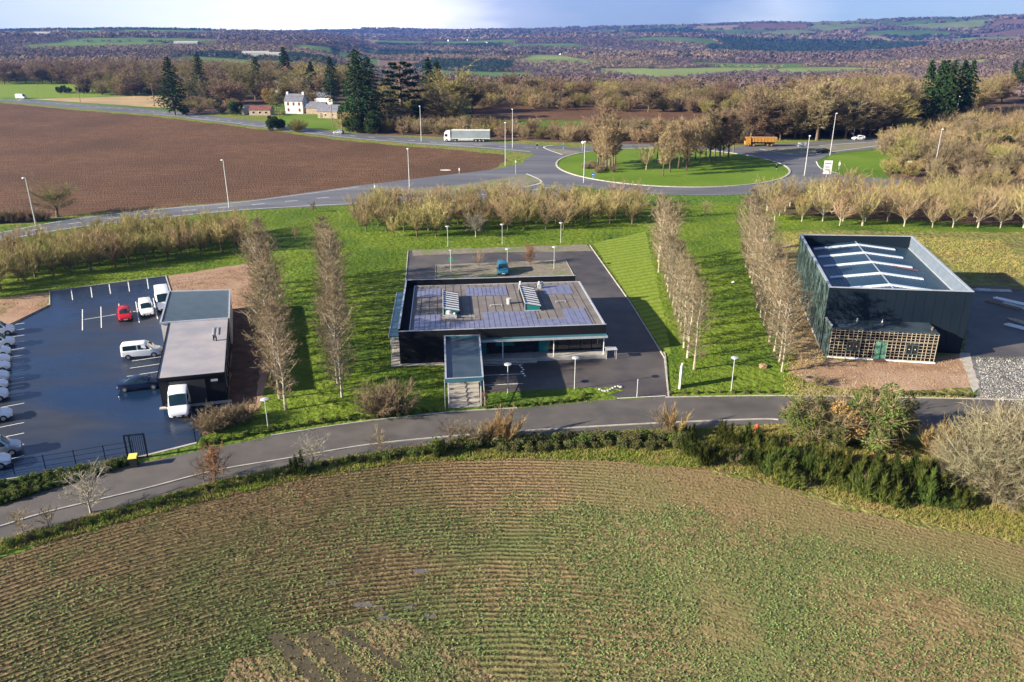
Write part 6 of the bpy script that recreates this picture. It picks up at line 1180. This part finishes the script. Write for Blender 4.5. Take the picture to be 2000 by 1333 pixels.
# --- bank between street and field: hedge, broom, ivy-clad trees
def along(pts, step):
    P = np.array(pxs(pts)); s = np.concatenate([[0], np.cumsum(np.linalg.norm(np.diff(P, axis=0), axis=1))]); q = np.arange(0, s[-1], step); return [(np.interp(a, s, P[:, 0]), np.interp(a, s, P[:, 1])) for a in q]
H1 = along([(855, 880), (950, 874), (1100, 866), (1220, 862), (1345, 862)], .95)
for i, (x, y) in enumerate(H1): plant('hedge' if i % 3 else 'hedge_dark', 'hedge_bush', x + random.uniform(-.15, .15), y + random.uniform(-.25, .25), random.uniform(.85, 1.1), '%s leafy hedge bush from the left in the low hedge below the street' % ordn(i + 1), 'hedge', 'low hedge below the street')
for i, (x, y) in enumerate(along([(980, 884), (1200, 874), (1340, 876)], 1.3)): plant('hedge', 'hedge_bush', x, y + random.uniform(-.2, .2), random.uniform(.6, .8), 'small leafy bush on the field side of the low hedge', 'bush', 'field side of the low hedge')
for i, (x, y) in enumerate(along([(20, 1068), (230, 1006), (420, 956), (560, 926), (700, 900), (850, 886)], 1.15)): plant('hedge' if i % 3 == 1 else 'hedge_dark', 'bank_bush', x, y + random.uniform(-.3, .3), random.uniform(.4, .65) if i < 26 else random.uniform(.6, .95), 'dark tussocky bush on the grass bank between street and field, left of the low hedge', 'bush', 'low bushes on the field bank')
B = [(1352, 888, 1), (1385, 894, 1), (1412, 872, .8), (1420, 900, 1), (1448, 880, .85), (1455, 912, 1), (1486, 908, 1.05), (1492, 886, .85), (1518, 920, 1), (1525, 896, .9), (1552, 930, 1.05), (1556, 905, .9), (1585, 935, 1), (1590, 908, .9), (1618, 946, 1.1), (1625, 915, .95), (1650, 950, 1.05), (1660, 925, 1), (1684, 965, 1), (1695, 936, 1.1), (1720, 975, 1.05), (1728, 946, 1.1), (1752, 962, 1), (1765, 985, .9), (1775, 945, 1.1), (1800, 968, 1), (1858, 990, .75), (1880, 975, .8), (1835, 950, .9), (1350, 862, .7)]
for i, (px, py, s) in enumerate(sorted(B)): x, y = at(px, py + random.choice((-10, 0, 9))); plant('broom', 'broom_bush', x + random.uniform(-.6, .6), y + random.uniform(-.5, .5), s * random.uniform(.85, 1.25), '%s dark green broom bush from the left in the mass below the street' % ordn(i + 1), 'bush', 'dark broom bushes', sz=s * random.uniform(.6, 1.5))
for px, py, s, lab in [(1806, 985, 1.15, 'tall pointed broom standing alone on the field edge'), (583, 926, .9, 'dark green broom beside the pale bare sapling by the street'), (858, 892, .75, 'small dark broom between the street and the field, left of the hedge')]: x, y = at(px, py); plant('broom_tall', 'broom_bush', x, y, s, lab, 'bush')
for px, py, k, s, lab in [(1585, 850, 'ivy', .9, 'ivy bush just right of the left end of the clump'), (1685, 858, 'ivy', 1.1, 'ivy-covered tree hidden behind the big one in the clump'), (1745, 868, 'ivy', 1.05, 'ivy-covered bush at the right flank of the big ivy tree'), (1625, 880, 'ivy', .65, 'low ivy mound in front of the brown-leaved tree'), (1556, 862, 'ivy', 1.05, 'ivy-covered bush at the left end of the clump in the street'), (1712, 884, 'ivy', 1.4, 'big ivy-covered tree in the clump at the right of the street'), (1652, 872, 'oak_brown', 1.0, 'brown-leaved tree between the two ivy-covered ones'), (1612, 864, 'shrub_bare', 2.0, 'bare tan shrub behind the brown-leaved tree'), (1660, 856, 'shrub_bare', 2.1, 'bare shrub filling the back of the ivy clump'), (1755, 870, 'oak_brown', .75, 'russet-leaved shrub at the right side of the big ivy tree'),
                          (1596, 752, 'shrub_bare', .6, 'dark brown scrubby heap left of the bare earth before the warehouse'), (1820, 890, 'whip', 1.15, 'orange-stemmed shrub left of the pale thicket'), (1850, 902, 'shrub_bare', 1.3, 'bare brown shrub between broom and pale thicket'), (1925, 965, 'thicket', 1.35, 'large pale lichened thicket at the right edge, front one'), (1990, 940, 'thicket', 1.5, 'pale lichened thicket cut by the right edge'), (1895, 915, 'thicket', 1.05, 'smaller pale thicket behind the front one'), (1990, 880, 'shrub_bare', 1.7, 'pinkish bare shrub at the far right above the thicket'), (1950, 862, 'shrub_bare', 1.3, 'bare shrub by the street at the right edge'), (1965, 985, 'thicket', 1.1, 'pale thicket touching the field edge at the right'), (1870, 940, 'thicket', .8, 'small pale thicket beside the dark broom'), (1960, 900, 'thicket', 1.3, 'pale thicket in the middle of the right-hand mass'), (2040, 985, 'thicket', 1.2, 'pale thicket mostly beyond the right edge')]:
    x, y = at(px, py); plant(k, 'bare_shrub' if k in ('shrub_bare', 'whip', 'thicket') else 'ivy_tree' if k == 'ivy' else 'oak_tree', x, y, s, lab, 'shrub' if k in ('shrub_bare', 'whip', 'thicket') else 'tree')
for px, py, k, s, lab in [(178, 1002, 'silver', .95, 'silvery bare tree on the bank left of the russet one'), (422, 946, 'sapling', 1.1, 'russet-leaved bushy sapling on the street bank'), (398, 940, 'wispy', .9, 'thin twiggy shrub touching the russet sapling'), (612, 915, 'silver', .78, 'pale bare sapling beside the dark broom'), (45, 1040, 'wispy', .8, 'thin whip of a tree at the lower left edge'), (96, 1032, 'wispy', .65, 'faint twiggy shrub left of the silvery tree'),
                          (745, 890, 'wispy', 1.0, 'slender young tree on the kerb, left of the orange-twigged clump'), (880, 868, 'wispy', 1.0, 'thin bare shrub in front of the entrance steps'), (905, 872, 'wispy', .95, 'second thin bare shrub in front of the entrance steps'), (942, 868, 'shrub_bare', .9, 'pinkish twiggy shrub left of the orange-twigged one'), (990, 868, 'whip', 1.05, 'orange and yellow twigged shrub beyond the low hedge'), (965, 866, 'whip', .85, 'smaller orange-twigged shrub beside the larger one'), (1312, 852, 'whip', .95, 'tan-twigged shrub over the kerb opposite the driveway'), (1290, 856, 'wispy', 1.0, 'thin shrub left of the tan-twigged one')]:
    x, y = at(px, py); plant(k, 'young_tree' if k in ('silver', 'sapling', 'wispy') else 'bare_shrub', x, y, s, lab, 'tree' if k in ('silver', 'sapling') else 'shrub')
for px, py, k, s, lab in [(735, 815, 'shrub_bare', 1.25, 'broad dark bare shrub on the lawn by the street, left part'), (775, 808, 'shrub_bare', 1.3, 'broad dark bare shrub on the lawn by the street, right part'), (755, 795, 'shrub_bare', 1.2, 'broad dark bare shrub on the lawn by the street, rear part'),
                          (408, 845, 'shrub_bare', .9, 'bare shrub at the left end of the bed beside the garage'), (432, 838, 'shrub_bare', 1.0, 'second bare shrub in the bed beside the garage'), (460, 828, 'shrub_bare', .9, 'third bare shrub in the bed beside the garage'), (485, 820, 'shrub_bare', .7, 'rightmost bare shrub in the bed beside the garage'),
                          (945, 792, 'sapling', .42, 'small russet shrub at the right foot of the entrance steps')]:
    x, y = at(px, py); plant(k, 'bare_shrub', x, y, s, lab, 'shrub')
for i, (x, y) in enumerate(along([(-20, 958), (130, 925), (255, 903)], .9) + along([(-20, 975), (130, 936), (250, 908)], .9) + along([(-20, 990), (130, 944), (235, 914)], .9)): plant('hedge_dark', 'hedge_bush', x, y, random.uniform(.55, .8), 'low dark ivy bush on the bank between the wet car park and the street', 'bush', 'ground cover below the car park')
for i, (x, y) in enumerate(along([(398, 872), (520, 845), (640, 826), (700, 820), (790, 815), (872, 803)], 1.3)): plant('hedge_dark', 'hedge_bush', x, y + .2, random.uniform(.45, .6), '%s low dark bush from the left, added for the shaded bank along the upper edge of the street' % ordn(i + 1), 'bush', 'bushes added for the shaded upper street bank')  # dark bushes added where the street bank lies in shade
for i, (x, y) in enumerate(along([(950, 799), (1060, 790), (1138, 783), (1142, 770)], 1.0)): plant('hedge_dark', 'hedge_bush', x, y, random.uniform(.4, .5), '%s clipped low bush from the left along the planting bed of the office' % ordn(i + 1), 'bush', 'clipped bushes of the office bed')
for i, (x, y) in enumerate(along([(1312, 770), (1400, 768), (1520, 768)], 1.4)): plant('hedge', 'hedge_bush', x, y, random.uniform(.3, .42), '%s small grassy tussock bush from the left between right lawn and street' % ordn(i + 1), 'bush', 'tussocks along the right lawn')
for i, (x, y) in enumerate(along([(1760, 770), (1905, 776)], 1.0)): plant('hedge', 'hedge_bush', x, y, random.uniform(.4, .5), '%s low green bush from the left before the earth bank at the warehouse' % ordn(i + 1), 'bush', 'low green bushes before the warehouse earth')
# ------------------------------------------------------------------ uncountable cover (stuff)
def stuff(name, T, mats, mi=None): o = tri_mesh(name, T, 3, mats, mi); o['kind'] = 'stuff'; return o
def pts_in(poly, n, g):
    A = np.array(poly); lo = A.min(0); hi = A.max(0); P = g.uniform(lo, hi, (n * 3, 2)); P = P[pip(P[:, 0], P[:, 1], poly)]; return P[:n]
g = np.random.default_rng(5)
def tufts(P, n, h, w, lean, z0=.01):
    """n blades per point"""
    k = len(P); b = np.repeat(np.column_stack([P, np.full(k, z0)]), n, 0); hh = np.repeat(h * g.uniform(.5, 1.4, k), n)[:, None]
    b = b + np.column_stack([g.normal(0, w * 1.6, (k * n, 2)), np.zeros(k * n)]); q = b + nrm(np.column_stack([g.normal(0, lean, (k * n, 2)), np.ones(k * n)])) * hh; return twig_tris(b, q, w, g)
LP = pxs([(-40, 600), (0, 470), (480, 412), (1560, 392), (1540, 780), (1300, 778), (1000, 804), (700, 826), (400, 882)])
P = pts_in(LP, 110000, g)
for ex in ([(97, 598), (97, 570), (324, 540), (490, 514), (540, 560), (530, 720), (505, 800), (400, 850), (384, 870), (-100, 960), (-100, 640)], [(1158, 476), (1262, 452), (1270, 500), (1292, 590), (1310, 690), (1302, 700), (1234, 590)], [(764, 655), (782, 650), (797, 488), (1152, 478), (1298, 690), (1306, 778), (1140, 786), (1140, 760), (944, 768), (940, 805), (872, 808), (872, 716), (764, 720)]):
    m = pip(P[:, 0], P[:, 1], pxs(ex)); P = P[~m]
P = P[vnoise(P[:, 0], P[:, 1], 1.6, 4) + .3 * vnoise(P[:, 0], P[:, 1], 7, 6) > .48]
stuff('lawn_grass', tufts(P, 4, .14, .06, .5), ['grass_blade'])
# crop rows of the foreground field
FP = [(-45, 36), (-45, 60)] + FIELD[0:15] + [(48, 36)]
rows_ = np.arange(38.5, 76, .52); S = []
for rr in rows_:
    n = int(rr * 1.9 * 5.5); a = g.uniform(-.95, .95, n); r2 = rr + g.normal(0, .07, n) + .5 * vnoise(rr * np.sin(a), rr * np.cos(a), 3., 1) - .25; S.append(np.column_stack([r2 * np.sin(a), r2 * np.cos(a) - 2]))
S = np.concatenate(S); X = pts_in(FP, 46000, g); X = X[X[:, 0] > -2 + 6 * g.normal(size=len(X))]; S = S[(S[:, 0] < 14 + 5 * g.normal(size=len(S)))]; S = np.concatenate([S, X])
S = S[pip(S[:, 0], S[:, 1], FIELD)]; d = np.hypot(S[:, 0], S[:, 1] + 2)
dens = vnoise(S[:, 0], S[:, 1], 5, 7) * .8 + vnoise(S[:, 0], S[:, 1], 1.3, 8) * .35 - np.clip((d - 59) / 12, 0, .8) + .1 * (S[:, 0] < -12)
for q_ in MUD: dens = np.where(pip(S[:, 0], S[:, 1], q_), 0, dens)
S = S[dens > .36 + .25 * g.uniform(size=len(S))]
k = len(S); c = np.repeat(np.column_stack([S, np.full(k, .05)]), 3, 0) + g.normal(0, .07, (k * 3, 3)) * [1, 1, .25]
stuff('crop_seedlings', leaf_tris(c, .068 * g.uniform(.5, 1.6, len(c)), g, .45), ['crop'])
# clods and old straw
X = pts_in(FP, 42000, g); X = X[pip(X[:, 0], X[:, 1], FIELD)]; c = np.column_stack([X, g.uniform(.01, .05, len(X))]); stuff('field_clods', leaf_tris(c, .085 * g.uniform(.5, 1.4, len(X)), g, .3), ['clod'] if 'clod' in M else ['bark'])
# rough grass of the bank, the field margin and around the warehouse
V = pxs([(-20, 1090), (0, 1056), (200, 1002), (420, 942), (560, 912), (800, 874), (1000, 856), (1250, 842), (1530, 832), (1800, 862), (2050, 860), (2100, 1080), (1850, 1032), (1690, 996), (1550, 950), (1400, 920), (1200, 901), (1000, 896), (800, 904), (600, 934), (230, 1022), (110, 1056)])
P = pts_in(V, 26000, g); m = g.uniform(size=len(P)) < np.where(P[:, 0] > 22, .06, .35); stuff('verge_grass', np.concatenate([tufts(P[m], 4, .28, .06, .6)]), ['grass_blade']); stuff('dry_grass', tufts(P[~m], 4, .32, .055, .7), ['dry_tuft'])
V = pxs([(1530, 455), (1950, 470), (2050, 540), (1900, 545), (1780, 462), (1563, 462), (1552, 550), (1612, 706), (1560, 750), (1700, 770), (1900, 772), (1880, 780), (1530, 776)])
P = pts_in(V, 15000, g); stuff('rough_tufts', tufts(P, 3, .28, .06, .6), ['dry_tuft'])
for nm, poly, n, s, mt in [('stones', [(1560, 704), (1890, 700), (1900, 758), (1600, 755)], 2500, .07, 'clod'), ('earth_clods', [(330, 545), (485, 520), (525, 590), (455, 600), (345, 590)], 3000, .07, 'clod'), ('gravel_stones', [(1905, 700), (2000, 700), (2010, 800), (1915, 778)], 2500, .08, 'concrete')]:
    P = pts_in(pxs(poly), n, g); stuff(nm, leaf_tris(np.column_stack([P, np.full(len(P), .04)]), s * g.uniform(.5, 1.5, len(P)), g, .3), [mt])

# far woodland: each crown a puff of loose facets, colour by kind
def crowns(X, Y, Z, rad, hgt, nf, sz, mats):
    k = len(X); d = nrm(g.normal(size=(k, nf, 3))); d[..., 2] = np.abs(d[..., 2]) * 1.1 - .25; rr = g.uniform(.82, 1.04, (k, nf, 1))
    c = np.stack([X, Y, Z + hgt * .5], 1)[:, None] + d * rr * np.stack([rad, rad, hgt * .5], 1)[:, None]; c = c.reshape(-1, 3); s = np.repeat(sz, nf) * g.uniform(.5, 1.3, k * nf)
    nn = nrm(d.reshape(-1, 3) + g.normal(0, .38, c.shape) + [0, 0, .15]); a = nrm(np.cross(nn, g.normal(size=c.shape))); b = np.cross(nn, a); T = np.stack([c - a * s[:, None] * .6 - b * s[:, None] * .4, c + a * s[:, None] * .6 - b * s[:, None] * .4, c + b * s[:, None] * .7], 1)
    return T, np.repeat(mats, nf)
def far_mat(n, a, b, sc=.02):
    M[n] = mat(n, a, b, sc, rough=.95, spec=.05, contrast=(.35, .65), transl=.15)
far_mat('far_brown', (.145, .11, .095), (.095, .075, .065)); far_mat('far_tan', (.25, .19, .125), (.18, .13, .09)); far_mat('far_olive', (.13, .125, .06), (.09, .09, .045)); far_mat('far_dark', (.025, .045, .03), (.04, .065, .04)); far_mat('far_purple', (.12, .09, .10), (.17, .125, .13))
FM = ['far_brown', 'far_tan', 'far_olive', 'far_dark', 'far_purple']
def zone(r0, r1, n, rad, nf, fs, hgt):
    a = np.radians(g.uniform(-37, 37, n)); r = np.sqrt(g.uniform(r0 ** 2, r1 ** 2, n)); x = r * np.sin(a); y = r * np.cos(a); u, e = landuse(x, y)
    he = np.interp(r, [500, 2000, 6000], [5, 12, 28]); keep = (u == 0) | (u == 4) | ((e < he)); pxx = 1000 + FOC * x / y * 1.0
    keep &= ~((r < 900) & (np.degrees(a) < -13) & (g.uniform(size=n) > .0)) & ~pip(x, y, pxs([(-300, 200), (330, 200), (330, 146), (-300, 146)]))
    if r0 < 600: keep &= ~pip(x, y, pxs([(300, 190), (760, 190), (760, 142), (300, 142)]))
    x, y, u, r = x[keep], y[keep], u[keep], r[keep]; k = len(x); rd = rad * g.uniform(.7, 1.3, k); h = hgt * g.uniform(.75, 1.25, k)
    zn = vnoise(x, y, 260, 21); mt = np.where(u == 4, 3, np.select([zn + g.normal(0, .18, k) < .36, zn + g.normal(0, .18, k) < .52, g.uniform(size=k) < .1, g.uniform(size=k) < .06], [0, 4, 2, 3], np.where(zn > .68, 1, 0)))
    return crowns(x, y, zt(x, y) - .6, rd, h, nf, rd * fs, mt)
parts = [zone(560, 1100, 8500, 4.6, 70, .24, 8), zone(1100, 2200, 22000, 5.6, 24, .34, 8), zone(2200, 4500, 26000, 10, 14, .5, 9), zone(4500, 9000, 22000, 20, 8, .8, 12)]
stuff('distant_woodland', np.concatenate([p[0] for p in parts]), FM, np.concatenate([p[1] for p in parts]))

# ------------------------------------------------------------------ haze
HB = bpy.data.meshes.new('haze'); bm = bmesh.new(); bmesh.ops.create_cube(bm, size=1)
for v in bm.verts: v.co = (v.co.x * 18800, v.co.y * 18800, -140 if v.co.z < 0 else 320)
bm.to_mesh(HB); bm.free(); hm = bpy.data.materials.new('haze'); hm.use_nodes = True; nt = hm.node_tree; nt.nodes.remove(nt.nodes['Principled BSDF'])
pv_ = nt.nodes.new('ShaderNodeVolumePrincipled'); pv_.inputs['Color'].default_value = (.17, .36, .95, 1); pv_.inputs['Density'].default_value = 1.3e-4; pv_.inputs['Anisotropy'].default_value = .6
nt.links.new(pv_.outputs[0], nt.nodes['Material Output'].inputs['Volume']); HB.materials.append(hm); ho = bpy.data.objects.new('haze', HB); COL.objects.link(ho); ho['kind'] = 'stuff'
